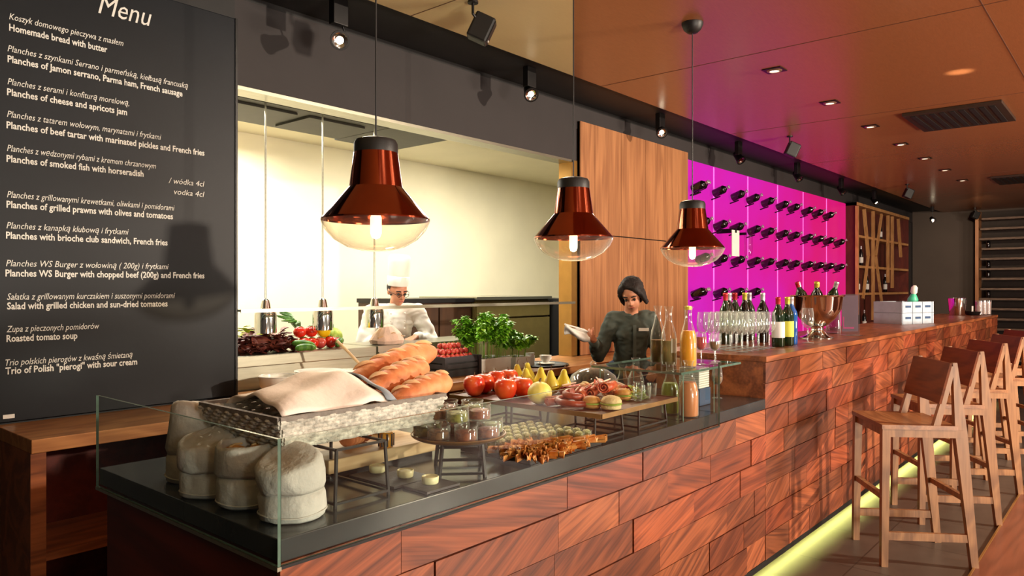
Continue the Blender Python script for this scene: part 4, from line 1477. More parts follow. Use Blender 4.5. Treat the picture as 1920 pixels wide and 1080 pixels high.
# flat black tray with verrines and orange crisps
t = thing('serving_tray', 'flat black serving tray with tiny glasses and orange crisps', 'tray', (2.06, 1.675, CZT))
b = MB(); b.box(-0.20, 0.20, -0.155, 0.155, 0.001, 0.008, 0.002); b.build('base', M['black_plastic'], t)
b = MB()
for x0, x1, y0, y1 in ((-0.205, 0.205, -0.16, -0.152), (-0.205, 0.205, 0.152, 0.16), (-0.205, -0.197, -0.152, 0.152), (0.197, 0.205, -0.152, 0.152)):
    b.box(x0, x1, y0, y1, 0.001, 0.020, 0.001)
b.build('rim', M['black_metal'], t)
b = MB()
r2 = random.Random(5)
for k in range(260):
    x, y = r2.uniform(-0.185, 0.08), r2.uniform(-0.14, 0.0)
    if x > -0.02 and y > -0.085:
        continue
    a = r2.uniform(0, 6.28)
    n0 = len(b.bm.verts)
    b.ball((0, 0, 0), 0.0088, 1.4, 0.8, 0.22, 12, 8, rot=(r2.uniform(-0.9, 0.9), r2.uniform(-0.9, 0.9), a))
    b.bm.verts.ensure_lookup_table()
    for v in b.bm.verts[n0:]:
        v.co += Vector((x, y, 0.016 + r2.uniform(0, 0.016)))
o = b.build('orange_crisps', M['orange_bits'], None, (2.06, 1.675, CZT), smooth=True)
props(o, 'orange crisps heaped on the front of the black tray', 'food', None, 'stuff')
verr = None
k = 0
for j in range(7):
    for i in range(8):
        x, y = -0.17 + i * 0.046, -0.13 + j * 0.044
        if (x < -0.03 and y < 0.0) or (x < 0.08 and y < -0.08):
            continue
        lab = 'tiny glass on the black tray, %s from right, %s row from the front' % (ORD[7 - i], ORD[j])
        loc = (2.06 + x, 1.675 + y, CZT + 0.0085)
        if verr is None:
            verr = thing('shot_glass', lab, 'glass', loc, 0, 'tiny glasses on the black tray')
            b = MB(); b.lathe([(0, 0.003), (0.014, 0.0), (0.017, 0.003), (0.020, 0.050), (0.0188, 0.050), (0.0158, 0.006), (0, 0.006)], 14); b.build('glass_body', M['glass'], verr, smooth=True, angle=60)
            b = MB(); b.lathe([(0, 0.0065), (0.0155, 0.0065), (0.0178, 0.036), (0, 0.038)], 12); b.build('filling', pm('cream_dip', srgb(206, 186, 120), 0.5, c2=srgb(150, 120, 60), scale=60), verr, smooth=True)
            b = MB(); b.ball((0, 0, 0.042), 0.0165, 1, 1, 0.7, 10, 6); wobble(b, 0.003, 80); b.build('topping', pm('seed_topping', srgb(232, 226, 180), 0.5, c2=srgb(120, 130, 60), scale=160), verr, smooth=True)
        else:
            copy_tree(verr, loc, 0.7 * k, lab)
        k += 1

# raised fruit and cold-cut board on two wire stands
FB = (2.28, 2.86, 1.525, 2.32)
FZ = 1.03
t = thing('fruit_board', 'dark raised board carrying fruit and cold cuts', 'board', ((FB[0] + FB[1]) / 2, (FB[2] + FB[3]) / 2, FZ))
hx, hy = (FB[1] - FB[0]) / 2, (FB[3] - FB[2]) / 2
b = MB(); b.box(-hx, hx, -hy, hy, -0.012, 0.0, 0.002); b.build('panel', M['end_wood'], t)
b = MB()
for x0, x1, y0, y1 in ((-hx, hx, -hy - 0.004, -hy), (-hx, hx, hy, hy + 0.004), (-hx - 0.004, -hx, -hy, hy), (hx, hx + 0.004, -hy, hy)):
    b.box(x0, x1, y0, y1, -0.014, 0.004)
b.build('edging', M['bronze'], t)


def wire_stand(x0, x1, y0, y1, lab):
    t = thing('wire_stand', lab, 'stand', ((x0 + x1) / 2, (y0 + y1) / 2, CZT), 0, 'wire stands under the fruit board')
    hx, hy, h = (x1 - x0) / 2, (y1 - y0) / 2, FZ - 0.0125 - CZT
    for sx in (-1, 1):
        for sy in (-1, 1):
            b = MB(); b.bar((sx * hx, sy * hy, 0), (sx * hx * 0.9, sy * hy * 0.96, h), 0.007, 0.007); b.build('leg', M['black_metal'], t)
    b = MB()
    for z, k in ((0.010, 1.0), (h - 0.004, 0.92)):
        cs = [(-hx * k, -hy * k), (hx * k, -hy * k), (hx * k, hy * k), (-hx * k, hy * k)]
        for i in range(4):
            b.bar((*cs[i], z), (*cs[(i + 1) % 4], z), 0.007, 0.007)
    b.build('ring_frame', M['black_metal'], t)


wire_stand(2.30, 2.50, 1.57, 1.80, 'black wire stand under the near left corner of the fruit board')
wire_stand(2.60, 2.83, 1.56, 1.82, 'black wire stand under the near right corner of the fruit board')
wire_stand(2.32, 2.52, 2.00, 2.20, 'black wire stand under the apples at the back of the board')


def on_board(p, r, solid=False):
    """slide a point along its line of sight until the thing stands wholly on the board"""
    k = max(1.0, (FB[0] + r) / p.x)
    q = Vector((min(p.x * k, FB[1] - r), min(max(p.y * k, FB[2] + r), FB[3] - r), p.z))
    for _ in range(40):          # and clear of its neighbours
        if solid and any((Vector((q.x, q.y)) - a).length < (r + ra) * 0.97 for a, ra in FRUIT):
            q = Vector((q.x + 0.008, min(q.y + 0.0055, FB[3] - r), q.z))
        else:
            break
    if solid:
        FRUIT.append((Vector((q.x, q.y)), r))
    return q


FRUIT = []


def apple(lab, u, v, r, m, seed, z=FZ):
    p = on_board(at(u, v, z=z + r), r, True)
    t = thing('apple', lab, 'apple', (p.x, p.y, z), seed, 'apples on the raised board')
    b = MB()
    b.lathe([(0, 0.10 * r), (0.25 * r, 0.02 * r), (0.55 * r, 0.12 * r), (0.86 * r, 0.5 * r), (1.0 * r, 1.05 * r), (0.93 * r, 1.5 * r), (0.68 * r, 1.8 * r), (0.34 * r, 1.86 * r), (0.10 * r, 1.70 * r), (0, 1.66 * r)], 24)
    wobble(b, r * 0.05, 20, seed)
    b.move(lambda c: Vector((c.x, c.y, max(0.0005, c.z))))
    b.build('flesh', m, t, smooth=True, angle=0)
    b = MB(); b.tube([(0, 0, 1.65 * r), (0.05 * r, 0, 1.95 * r), (0.16 * r, 0.02 * r, 2.15 * r)], 0.0016, 6); b.build('stem', M['stem'], t)


def pear(lab, u, v, r, seed, z=FZ, tilt=0.0):
    p = on_board(at(u, v, z=z + r), r, True)
    t = thing('pear', lab, 'pear', (p.x, p.y, z), seed, 'pears on the raised board')
    b = MB()
    b.lathe([(0, 0.08 * r), (0.3 * r, 0.02 * r), (0.7 * r, 0.2 * r), (0.98 * r, 0.75 * r), (0.95 * r, 1.25 * r), (0.7 * r, 1.8 * r), (0.46 * r, 2.25 * r), (0.36 * r, 2.65 * r), (0.22 * r, 2.9 * r), (0, 2.94 * r)], 24)
    b.move(lambda c: Vector((c.x + tilt * c.z, c.y, max(0.0005, c.z))))
    b.build('flesh', M['pear'], t, smooth=True, angle=0)
    b = MB(); b.tube([(tilt * 2.9 * r, 0, 2.9 * r), (tilt * 3 * r + 0.004, 0, 3.3 * r), (tilt * 3 * r + 0.012, 0, 3.6 * r)], 0.0018, 6); b.build('stem', M['stem'], t)


apple('red apple leftmost on the raised board', 889, 728, 0.048, M['apple'], 0.3)
apple('red apple half hidden behind the leftmost apple', 903, 722, 0.046, M['apple'], 1.3)
apple('red and yellow apple second from the left in front', 918, 729, 0.048, M['apple2'], 2.2)
apple('deep red apple behind the second front apple', 930, 720, 0.046, M['apple'], 0.9)
apple('orange blushed apple in the middle of the apples', 948, 731, 0.048, M['apple2'], 0.1)
apple('bright red apple next to the pale melon', 975, 733, 0.046, M['apple'], 1.9)
apple('bright red apple behind the gap beside the melon', 965, 728, 0.043, M['apple'], 2.9)
for i, (u, v, tl, lab) in enumerate(((948, 715, -0.1, 'pear standing behind the orange blushed apple'), (975, 714, 0.12, 'second pear from the left with a leaning tip'), (990, 719, 0.1, 'pear behind the pale melon at its left'),
                                      (1012, 721, 0.0, 'pear standing behind the melon in the middle'), (1034, 724, -0.06, 'pear right of the melon with a straight tip'), (1054, 726, 0.05, 'rightmost pear on the raised board'))):
    pear(lab, u, v, 0.036, i * 1.1, tilt=tl)
p = on_board(at(1012, 748, z=FZ + 0.045), 0.053, True)
t = thing('melon', 'round pale yellow melon between apples and cold cuts', 'melon', (p.x, p.y, FZ))
b = MB(); b.ball((0, 0, 0.046), 0.050, 1, 1, 0.92, 24, 14)
for v in b.bm.verts:
    a = math.atan2(v.co.y, v.co.x)
    k = 1 + 0.035 * math.cos(10 * a)
    v.co.x *= k; v.co.y *= k
b.build('rind', M['melon'], t, smooth=True, angle=0)
b = MB(); b.tube([(0, 0, 0.090), (0.003, 0, 0.099), (0.008, 0, 0.104)], 0.004, 8); b.build('stem', M['stem'], t)

# coil sausage
p = on_board(at(1070, 755, z=FZ + 0.02), 0.078)
t = thing('sausage_coil', 'dark red sausage wound into a coil beside the melon', 'sausage', (p.x, p.y, FZ))
b = MB()
pts = [((0.010 + 0.0075 * a / 1.5) * math.cos(a), (0.010 + 0.0075 * a / 1.5) * math.sin(a), 0.014 + 0.045 * max(0, 1 - a / 12) * 1.1) for a in [k * 0.25 for k in range(46)]]
b.tube(pts, 0.0125, 10); b.move(lambda c: Vector((c.x, c.y, max(c.z, 0.001)))); b.build('coil', M['sausage'], t, smooth=True)
b = MB(); b.tube([pts[-1], Vector(pts[-1]) + Vector((0.004, 0.010, 0.004))], 0.003, 6); b.build('tied_end', M['stem'], t)


def ham_roll(lab, u, v, L, r, rz, z0, m):
    p = on_board(at(u, v, z=FZ + z0 + r), 0.05)
    t = thing('ham_roll', lab, 'ham', (p.x, p.y, FZ + z0), rz, 'rolled cold cuts on the raised board')
    b = MB()
    pts = []
    n = 26
    for i in range(n):
        a = i / (n - 1) * 4.2 * PI
        rr = r * (0.25 + 0.75 * i / (n - 1))
        pts.append((rr * math.cos(a), r + rr * math.sin(a)))
    lo = [b.bm.verts.new((-L / 2 + 0.004 * math.sin(i), y, z)) for i, (y, z) in enumerate(pts)]
    hi = [b.bm.verts.new((L / 2 + 0.004 * math.cos(i * 1.3), y, z)) for i, (y, z) in enumerate(pts)]
    for i in range(n - 1):
        b.bm.faces.new((lo[i], lo[i + 1], hi[i + 1], hi[i]))
    o = b.build('slice', m, t, smooth=True, angle=0)
    md = o.modifiers.new('thick', 'SOLIDIFY'); md.thickness = 0.003
    b = MB()
    b.tube([(-L / 2, r * 1.02 * math.cos(1.0), r + r * 1.02 * math.sin(1.0)), (0, r * 1.04 * math.cos(1.05), r + r * 1.04 * math.sin(1.05)), (L / 2, r * 1.02 * math.cos(1.0), r + r * 1.02 * math.sin(1.0))], 0.0028, 6)
    b.build('fat_rim', pm('fat', srgb(240, 206, 180), 0.5), t, smooth=True)


ham_roll('ham roll behind the coil sausage pointing to the glass dome', 1090, 738, 0.17, 0.027, 0.5, 0.0, M['ham'])
ham_roll('ham roll lying second behind the bread slices', 1112, 733, 0.16, 0.029, 0.4, 0.0, M['ham'])
ham_roll('ham roll topmost on the heap of cold cuts', 1128, 722, 0.15, 0.027, 0.7, 0.035, M['ham'])
ham_roll('small ham roll left of the coil sausage', 1045, 752, 0.09, 0.020, -0.4, 0.0, M['ham'])
ham_roll('pale ham roll at the right of the heap', 1150, 732, 0.13, 0.028, 0.2, 0.0, pm('pale_ham', srgb(226, 140, 90), 0.5, c2=srgb(236, 180, 120), scale=24))


ham_roll('ham roll lying across the top of the bread side', 1142, 724, 0.13, 0.026, 0.3, 0.03, M['ham'])
ham_roll('ham roll nearest the salad heap at the back', 1168, 728, 0.12, 0.026, 0.9, 0.0, M['ham'])
ham_roll('dark ham roll directly behind the sausage coil', 1072, 730, 0.12, 0.026, 0.1, 0.0, M['sausage'])


def bun(lab, u, v, r, m, z0=0.0):
    p = on_board(at(u, v, z=FZ + z0 + r * 0.6), r)
    t = thing('filled_bun', lab, 'bread', (p.x, p.y, FZ + z0), u * 0.1, 'filled buns at the front of the raised board')
    b = MB(); b.lathe([(0, 0.001), (0.8 * r, 0.001), (0.98 * r, 0.12 * r), (1.0 * r, 0.35 * r), (0.9 * r, 0.5 * r), (0, 0.52 * r)], 22); wobble(b, 0.002, 40, u); b.move(lambda c: Vector((c.x, c.y, max(0.0005, c.z)))); b.build('lower_half', m, t, smooth=True, angle=0)
    b = MB(); b.lathe([(0, 0.5 * r), (1.06 * r, 0.5 * r), (1.1 * r, 0.58 * r), (1.0 * r, 0.66 * r), (0, 0.66 * r)], 26, wob=0.06); b.build('salad_filling', M['salad'], t, smooth=True, angle=0)
    b = MB(); b.lathe([(0, 0.66 * r), (0.98 * r, 0.66 * r), (1.0 * r, 0.85 * r), (0.8 * r, 1.15 * r), (0.4 * r, 1.32 * r), (0, 1.36 * r)], 22); wobble(b, 0.002, 40, u + 3); b.build('upper_half', m, t, smooth=True, angle=0)


bun('filled bun right of the coil sausage at the front edge', 1109, 755, 0.036, M['roll'])
bun('filled bun with pale crumb at the near corner of the board', 1146, 756, 0.040, M['crumb'])
bun('filled bun behind the near corner bun beside the green salad', 1168, 740, 0.036, M['roll'])
# salad heap and a few glasses at the right of the board
p = on_board(at(1185, 748, z=FZ), 0.05)
t = thing('salad_heap', 'heap of green and yellow salad leaves right of the buns', 'salad', (p.x, p.y, FZ))


def leaf_cluster(mb, n, R, H, size, seed, flat=0.5, cup=0.25, lo=0.0):
    rr = random.Random(seed)
    for k in range(n):
        a = rr.uniform(0, 2 * PI)
        q = math.sqrt(rr.random()) * R
        z = lo + H * (1 - (q / R) ** 2) * rr.uniform(0.35, 1.0)
        c = Vector((q * math.cos(a), q * math.sin(a), z))
        d = Vector((math.cos(a + rr.uniform(-1, 1)), math.sin(a + rr.uniform(-1, 1)), rr.uniform(-0.2, 0.9))).normalized()
        s = d.cross(Vector((0, 0, 1))).normalized()
        up_ = s.cross(d)
        L_ = size * rr.uniform(0.7, 1.25)
        W_ = L_ * flat
        ps = [c, c + d * L_ * 0.4 + s * W_ * 0.5 + up_ * cup * L_ * 0.3, c + d * L_ * 0.4 - s * W_ * 0.5 + up_ * cup * L_ * 0.3, c + d * L_ * 0.4, c + d * L_ - up_ * cup * L_ * 0.5,
              c + d * L_ * 0.75 + s * W_ * 0.38, c + d * L_ * 0.75 - s * W_ * 0.38]
        ps = [Vector((v.x, v.y, max(0.001, v.z))) for v in ps]
        v = [mb.bm.verts.new(p_) for p_ in ps]
        fs = [(0, 1, 3), (0, 3, 2), (1, 5, 3), (3, 6, 2), (3, 5, 4), (3, 4, 6)]
        for f in fs:
            mb._tag([mb.bm.faces.new([v[i] for i in f])])


b = MB(); leaf_cluster(b, 70, 0.05, 0.05, 0.03, 3, 0.7); b.build('leaves', M['salad'], t, smooth=False)
b = MB(); leaf_cluster(b, 25, 0.04, 0.055, 0.026, 9, 0.7); b.build('pale_leaves', M['pear'], t, smooth=False)


def tumbler(lab, loc, r, h, fill=None, lvl=0.5, grp=None, flare=1.1):
    t = thing('tumbler', lab, 'glass', loc, 0, grp)
    b = MB(); b.lathe([(0, 0.004), (r * 0.85, 0.0), (r * 0.9, 0.003), (r * flare, h), (r * flare - 0.002, h), (r * 0.88, 0.007), (0, 0.008)], 20); b.build('glass_body', M['glass'], t, smooth=True, angle=60)
    b = MB(); b.lathe([(r * flare - 0.001, h - 0.001), (r * flare + 0.0006, h + 0.0004), (r * flare - 0.001, h + 0.0014)], 20); b.build('rim', M['glass'], t, smooth=True)
    if fill:
        b = MB(); b.lathe([(0, 0.009), (r * 0.86, 0.009), (r * (0.88 + (flare - 0.88) * lvl) - 0.003, h * lvl), (0, h * lvl)], 18); b.build('drink', fill, t, smooth=True, angle=50)
    return t


for i, (u, v) in enumerate(((1196, 752), (1212, 748), (1206, 738), (1226, 742))):
    p = at(u, v, z=FZ)
    tumbler('small clear tumbler at the right end of the raised board, %s from the left' % ORD[i], (min(p.x, 2.83), max(p.y, 1.56), FZ), 0.019, 0.055, grp='clear tumblers on the raised board')

# glass dome and carafes farther back on the counter
t = thing('glass_dome', 'glass dome over a board behind the cold cuts', 'dome', (3.30, 2.26, CZT))
b = MB(); b.lathe([(0, 0.001), (0.15, 0.001), (0.155, 0.012), (0, 0.016)], 40); b.build('base_board', M['board_wood'], t, smooth=True, angle=50)
b = MB(); b.lathe([(0.135, 0.017), (0.135, 0.06), (0.118, 0.105), (0.075, 0.135), (0.02, 0.147), (0, 0.148)], 40); b.build('dome_glass', M['glass'], t, smooth=True, angle=0)
b = MB(); b.ball((0, 0, 0.165), 0.018, 1, 1, 1); b.build('knob', M['glass'], t, smooth=True)
for i in range(5):
    a = i * 1.3
    k = thing('pastry', 'pastry under the glass dome, %s around its board' % ORD[i], 'pastry', (3.30 + 0.07 * math.cos(a), 2.26 + 0.07 * math.sin(a), CZT + 0.0165), a, 'pastries under the glass dome')
    b = MB(); b.ball((0, 0, 0.022), 0.036, 1.1, 0.8, 0.62); wobble(b, 0.005, 40, i); b.move(lambda c: Vector((c.x, c.y, max(0.0005, c.z)))); b.build('crust', M['crust'], k, smooth=True)
    b = MB(); b.ball((0, 0, 0.040), 0.020, 1.2, 0.8, 0.4); b.build('icing', M['crumb'], k, smooth=True)


def carafe(lab, loc, r, h, liquid, lvl, grp, tilt=None, stopper=None, label=False):
    t = thing('carafe', lab, 'bottle', loc, 0, grp)
    n = 28
    prof = [(0, 0.004), (r * 0.9, 0.0), (r, 0.006), (r * 1.0, h * 0.45), (r * 0.88, h * 0.56), (r * 0.55, h * 0.70), (r * 0.42, h * 0.80), (r * 0.42, h * 0.93), (r * 0.58, h), (r * 0.53, h)]
    b = MB(); b.lathe(prof, n); b.build('glass_body', M['glass'], t, smooth=True, angle=70)
    if liquid:
        lp = [(0, 0.006), (r * 0.88, 0.005), (r * 0.965, 0.010)]
        for (ra, za), (rb, zb) in zip(prof[2:7], prof[3:8]):
            if h * lvl >= zb:
                lp.append((rb * 0.965, zb))
            else:
                s = (h * lvl - za) / (zb - za)
                lp.append(((ra + (rb - ra) * s) * 0.965, h * lvl))
                break
        lp.append((0, h * lvl))
        b = MB(); b.lathe(lp, n); b.build('juice', liquid, t, smooth=True, angle=50)
    if stopper:
        b = MB(); b.lathe([(0, h * 0.95), (r * 0.40, h * 0.95), (r * 0.42, h * 1.01), (0, h * 1.02)], 16); b.build('stopper', stopper, t, smooth=True, angle=50)
    if label:
        b = MB()
        for k in range(6):
            a0 = -2.35 + k * 0.26
            b.poly([((r + 0.001) * math.cos(a_), (r + 0.001) * math.sin(a_), z) for a_, z in ((a0, h * 0.22), (a0 + 0.26, h * 0.22), (a0 + 0.26, h * 0.46), (a0, h * 0.46))])
        b.build('label', pm('frosted_label', srgb(180, 176, 150), 0.6), t)
    return t


carafe('carafe of green juice beside the raised board', (3.035, 1.655, CZT), 0.040, 0.235, M['green_juice'], 0.60, 'juice carafes under the glass shelf')
carafe('carafe of pink grapefruit juice at the glass front', (3.02, 1.555, CZT), 0.044, 0.250, M['pink_juice'], 0.62, 'juice carafes under the glass shelf')
carafe('empty clear carafe standing behind the green juice', (3.10, 1.95, CZT), 0.040, 0.20, None, 0.4, 'juice carafes under the glass shelf')
carafe('clear carafe behind the glass dome knob', (3.34, 2.02, CZT), 0.042, 0.21, M['amber_drink'], 0.2, 'juice carafes under the glass shelf')
SHZ = 1.1385
carafe('clear glass bottle with a frosted label on the glass shelf', (3.105, 1.70, SHZ), 0.036, 0.275, pm('clear_drink', srgb(128, 110, 60), 0.15), 0.42, 'bottles on the glass shelf', label=True)
carafe('clear glass bottle standing behind the labelled one on the shelf', (3.18, 1.80, SHZ), 0.036, 0.275, pm('clear_drink_back', srgb(110, 90, 52), 0.15), 0.40, 'bottles on the glass shelf')
carafe('bottle of orange juice on the glass shelf', (3.105, 1.60, SHZ), 0.038, 0.275, M['orange_juice'], 0.60, 'bottles on the glass shelf', stopper=M['pear'])


def stem_glass(lab, loc, grp, s=1.0, drink=None, lvl=0.35):
    t = thing('wine_glass', lab, 'glass', loc, 0, grp)
    b = MB(); b.lathe([(0.0036 * s, 0.092 * s), (0.018 * s, 0.097 * s), (0.033 * s, 0.118 * s), (0.037 * s, 0.145 * s), (0.034 * s, 0.185 * s), (0.030 * s, 0.215 * s)], 20); b.build('bowl', M['stemware'], t, smooth=True, angle=0)
    b = MB(); b.tube([(0, 0, 0.004 * s), (0, 0, 0.094 * s)], 0.0036 * s, 10); b.build('stem', M['stemware'], t, smooth=True)
    b = MB(); b.lathe([(0, 0.0), (0.034 * s, 0.0), (0.034 * s, 0.002), (0.006 * s, 0.006), (0, 0.006)], 20); b.build('foot', M['stemware'], t, smooth=True)
    if drink:
        b = MB(); b.lathe([(0, 0.096 * s), (0.017 * s, 0.099 * s), (0.0315 * s, 0.119 * s), (0.0355 * s, 0.145 * s), (0.034 * s, (0.11 + 0.1 * lvl) * s + 0.04 * s), (0, (0.11 + 0.1 * lvl) * s + 0.04 * s)], 20); b.build('drink', drink, t, smooth=True, angle=50)
    return t


stem_glass('short stemmed glass of red drink on the glass shelf', (3.235, 1.60, SHZ), 'stemmed glasses on the glass shelf', 0.72, M['red_drink'], 0.3)
stem_glass('short stemmed glass of amber drink at the end of the shelf', (3.305, 1.565, SHZ), 'stemmed glasses on the glass shelf', 0.66, M['amber_drink'], 0.1)
stem_glass('empty stemmed glass at the far end of the glass shelf', (3.39, 1.60, SHZ), 'stemmed glasses on the glass shelf', 0.66)
stem_glass('gilded stemmed glass on the counter beside the wooden step', (3.62, 1.70, CZT), 'single glass by the step', 0.75, M['amber_drink'], 0.0)

t = thing('napkin_box', 'blue box of white napkins under the glass shelf', 'napkins', (3.36, 1.70, CZT), 0.0)
b = MB(); b.box(-0.06, 0.06, -0.06, 0.06, 0.0005, 0.085, 0.004); b.build('box', M['napkin_blue'], t)
for k in range(9):
    b = MB(); b.box(-0.055, 0.055, -0.055, 0.055, 0.0855 + k * 0.011, 0.0955 + k * 0.011, 0.003); b.build('napkin', M['label'], t)

# ------------------------------------------------------------------ the kitchen pass and the back counter
PZT = 1.10
t = thing('steel_worktop', 'steel kitchen worktop with vegetables in the kitchen opening', 'worktop', (0, 0, 0))
b = MB(); b.box(2.116, 3.22, WY + 0.14, 4.60, PZT - 0.065, PZT, 0.004); b.build('top', M['steel'], t)
b = MB(); b.box(2.13, 3.20, WY + 0.16, 4.58, 0.0, PZT - 0.066); b.build('body', M['steel'], t)
t = thing('kitchen_shelf', 'thin glass shelf across the kitchen opening at eye height', 'shelf', (0, 0, 0))
pane('shelf_pane', 2.116, 5.265, WY - 0.05, WY + 0.10, 1.368, 1.378, t)
b = MB(); b.box(2.116, 5.265, WY - 0.056, WY - 0.050, 1.362, 1.382); b.build('front_rail', M['steel'], t)

# three heat lamps
HL = []
for i, (u, lab) in enumerate(((498, 'chrome heat lamp at the left over the lettuce'), (605, 'chrome heat lamp in the middle over the peppers'), (702, 'chrome heat lamp in front of the chef'))):
    X = at(u, 600, Y=4.1).x
    if i == 0:
        t = thing('heat_lamp', lab, 'lamp', (X, 4.1, 1.225), 0, 'chrome heat lamps over the kitchen worktop')
        b = MB(); b.lathe([(0.060, 0.0), (0.066, 0.0), (0.066, 0.11), (0.060, 0.135), (0.032, 0.150), (0.028, 0.175), (0.022, 0.20), (0.008, 0.21), (0, 0.21)], 28); b.build('shade', M['chrome'], t, smooth=True, angle=35)
        b = MB(); b.ball((0, 0, 0.05), 0.035, 1, 1, 1.2); b.build('bulb', pm('heat_bulb', (1, 0.8, 0.5), 0.4, emit=(1, 0.75, 0.4), estr=3), t, smooth=True)
        b = MB(); b.tube([(0, 0, 0.205), (0, 0, 1.52)], 0.006, 8); b.build('rod', M['steel'], t, smooth=True)
        HL = t
    else:
        copy_tree(HL, (X, 4.1, 1.225), 0, lab)


def lettuce(lab, u, v, R, H, m, seed, n=110):
    p = at(u, v, Y=4.16)
    t = thing('lettuce', lab, 'lettuce', (p.x, 4.16 + (seed % 2) * 0.20, PZT), 0, 'lettuce heads on the steel worktop')
    b = MB(); leaf_cluster(b, n, R, H, R * 0.55, seed, 0.85, 0.4); b.build('leaves', m, t, smooth=True, angle=0)
    b = MB(); b.ball((0, 0, H * 0.35), R * 0.7, 1, 1, H / R * 0.5); b.move(lambda c: Vector((c.x, c.y, max(0.0005, c.z)))); b.build('heart', m, t, smooth=True)


lettuce('dark red lettuce at the left edge by the menu board', 455, 660, 0.10, 0.09, M['lettuce'], 2)
lettuce('large dark red lettuce left of the green peppers', 485, 650, 0.12, 0.15, M['lettuce'], 4)
lettuce('dark red lettuce beside the tomatoes', 522, 650, 0.11, 0.14, M['lettuce'], 6)
lettuce('yellow green lettuce behind the red lettuces', 508, 640, 0.11, 0.17, M['lettuce_g'], 7, 90)


def round_veg(lab, u, v, r, m, stem=None, cat='tomato', Y=4.16, z=PZT, sz=0.9, name=None):
    p = at(u, v, Y=Y)
    t = thing(name or cat, lab, cat, (p.x, Y, z), u * 0.3, None)
    b = MB(); b.ball((0, 0, r * sz), r, 1, 1, sz, 18, 12); b.build('flesh', m, t, smooth=True, angle=0)
    b = MB()
    for k in range(5):
        a = k * 2 * PI / 5
        b.tube([(0, 0, 2 * r * sz), (r * 0.25 * math.cos(a), r * 0.25 * math.sin(a), 2 * r * sz), (r * 0.5 * math.cos(a), r * 0.5 * math.sin(a), 1.92 * r * sz - 0.002)], 0.003, 5)
    b.build('stalk', M['cuke'], t, smooth=True)


for i, (u, v, z, r, m, lab) in enumerate((
        (552, 652, 0, 0.042, M['tomato'], 'tomato leftmost of the heap, next to the lettuce'), (570, 650, 0, 0.045, M['tomato'], 'large tomato in the middle of the heap on the worktop'),
        (585, 655, 0, 0.042, M['tomato'], 'tomato between the green peppers and the yellow pepper'), (600, 658, 0, 0.042, M['radish'], 'pinkish tomato low under the yellow pepper'),
        (619, 658, 0, 0.044, M['tomato'], 'tomato at the right foot of the heap'), (562, 635, 0.075, 0.042, M['tomato'], 'upper tomato over the left of the heap'),
        (583, 632, 0.075, 0.042, M['tomato'], 'upper tomato beside the yellow pepper'), (633, 652, 0, 0.038, M['tomato'], 'small tomato at the right end of the heap'))):
    round_veg(lab, u, v, r, m, Y=4.14 + (0.03 if z else 0.0), z=PZT + z)


def pepper(lab, loc, r, m, rz):
    t = thing('bell_pepper', lab, 'pepper', loc, rz)
    b = MB(); b.ball((0, 0, r), r, 1, 1, 1.05, 24, 14)
    for v in b.bm.verts:
        k = 1 + 0.09 * math.cos(4 * math.atan2(v.co.y, v.co.x))
        v.co.x *= k; v.co.y *= k
        v.co.z = max(v.co.z, 0.001)
    b.build('flesh', m, t, smooth=True, angle=0)
    b = MB(); b.tube([(0, 0, 2 * r), (0.004, 0, 2 * r + 0.014), (0.012, 0, 2 * r + 0.022)], 0.006, 8); b.build('stalk', M['cuke'], t, smooth=True)


p = at(606, 633, Y=4.17); pepper('yellow bell pepper on top of the tomatoes', (p.x, 4.17, PZT + 0.07), 0.050, M['ypepper'], 0.4)
p = at(624, 628, Y=4.28); pepper('green bell pepper behind the yellow one', (p.x, 4.28, PZT), 0.062, M['salad'], 1.0)


def cucumber(lab, p, q, r, seed):
    p, q = Vector(p), Vector(q)
    t = thing('cucumber', lab, 'cucumber', tuple((p + q) / 2), 0, 'cucumbers on the steel worktop')
    d = q - p
    n = 14
    b = MB()
    b.tube([-d / 2 + d * i / n + Vector((0, 0, 0.01 * math.sin(PI * i / n))) for i in range(n + 1)], 0, 14, True, [max(0.004, r * (1 - abs(2 * i / n - 1) ** 4) ** 0.5) for i in range(n + 1)])
    b.build('skin', M['cuke'], t, smooth=True, angle=0)
    b = MB(); b.tube([d / 2 * 0.97, d / 2 * 1.06], 0.006, 8); b.build('stalk_end', M['herb_stem'], t, smooth=True)


a_, b_ = at(548, 648, Y=4.05), at(590, 662, Y=3.98)
cucumber('green cucumber lying in front of the tomatoes, upper one', (a_.x, 4.06, PZT + 0.050), (b_.x, 3.97, PZT + 0.030), 0.024, 1)
a_, b_ = at(548, 660, Y=4.0), at(588, 666, Y=3.95)
cucumber('green cucumber at the front edge of the steel worktop', (a_.x, 3.97, PZT + 0.024), (b_.x, 3.93, PZT + 0.024), 0.022, 2)
a_, b_ = at(632, 655, Y=4.02), at(648, 640, Y=4.05)
cucumber('short green cucumber at the right of the tomatoes', (a_.x, 4.02, PZT + 0.022), (b_.x, 4.09, PZT + 0.05), 0.022, 3)
p = at(566, 612, Y=4.35)
t = thing('leafy_bunch', 'bunch of long dark green leaves behind the middle heat lamp', 'vegetable', (p.x, 4.35, PZT))
b = MB()
for k in range(9):
    a = PI + (k - 4) * 0.22
    L_ = 0.16 + 0.02 * (k % 3)
    b.tube([(0, 0, 0.0), (0.02 * math.cos(a), 0, 0.10), (0.5 * L_ * math.cos(a) * 1.0, 0.01 * (k - 4), 0.17 + 0.006 * k), (L_ * math.cos(a), 0.02 * (k - 4), 0.16 + 0.012 * k)], 0.006, 6, True, [0.004, 0.006, 0.014, 0.003])
b.build('leaves', M['cuke'], t, smooth=True)
b = MB(); b.tube([(0, 0, 0.0), (0, 0, 0.08)], 0.016, 10); b.build('tied_stalks', M['herb_stem'], t, smooth=True)

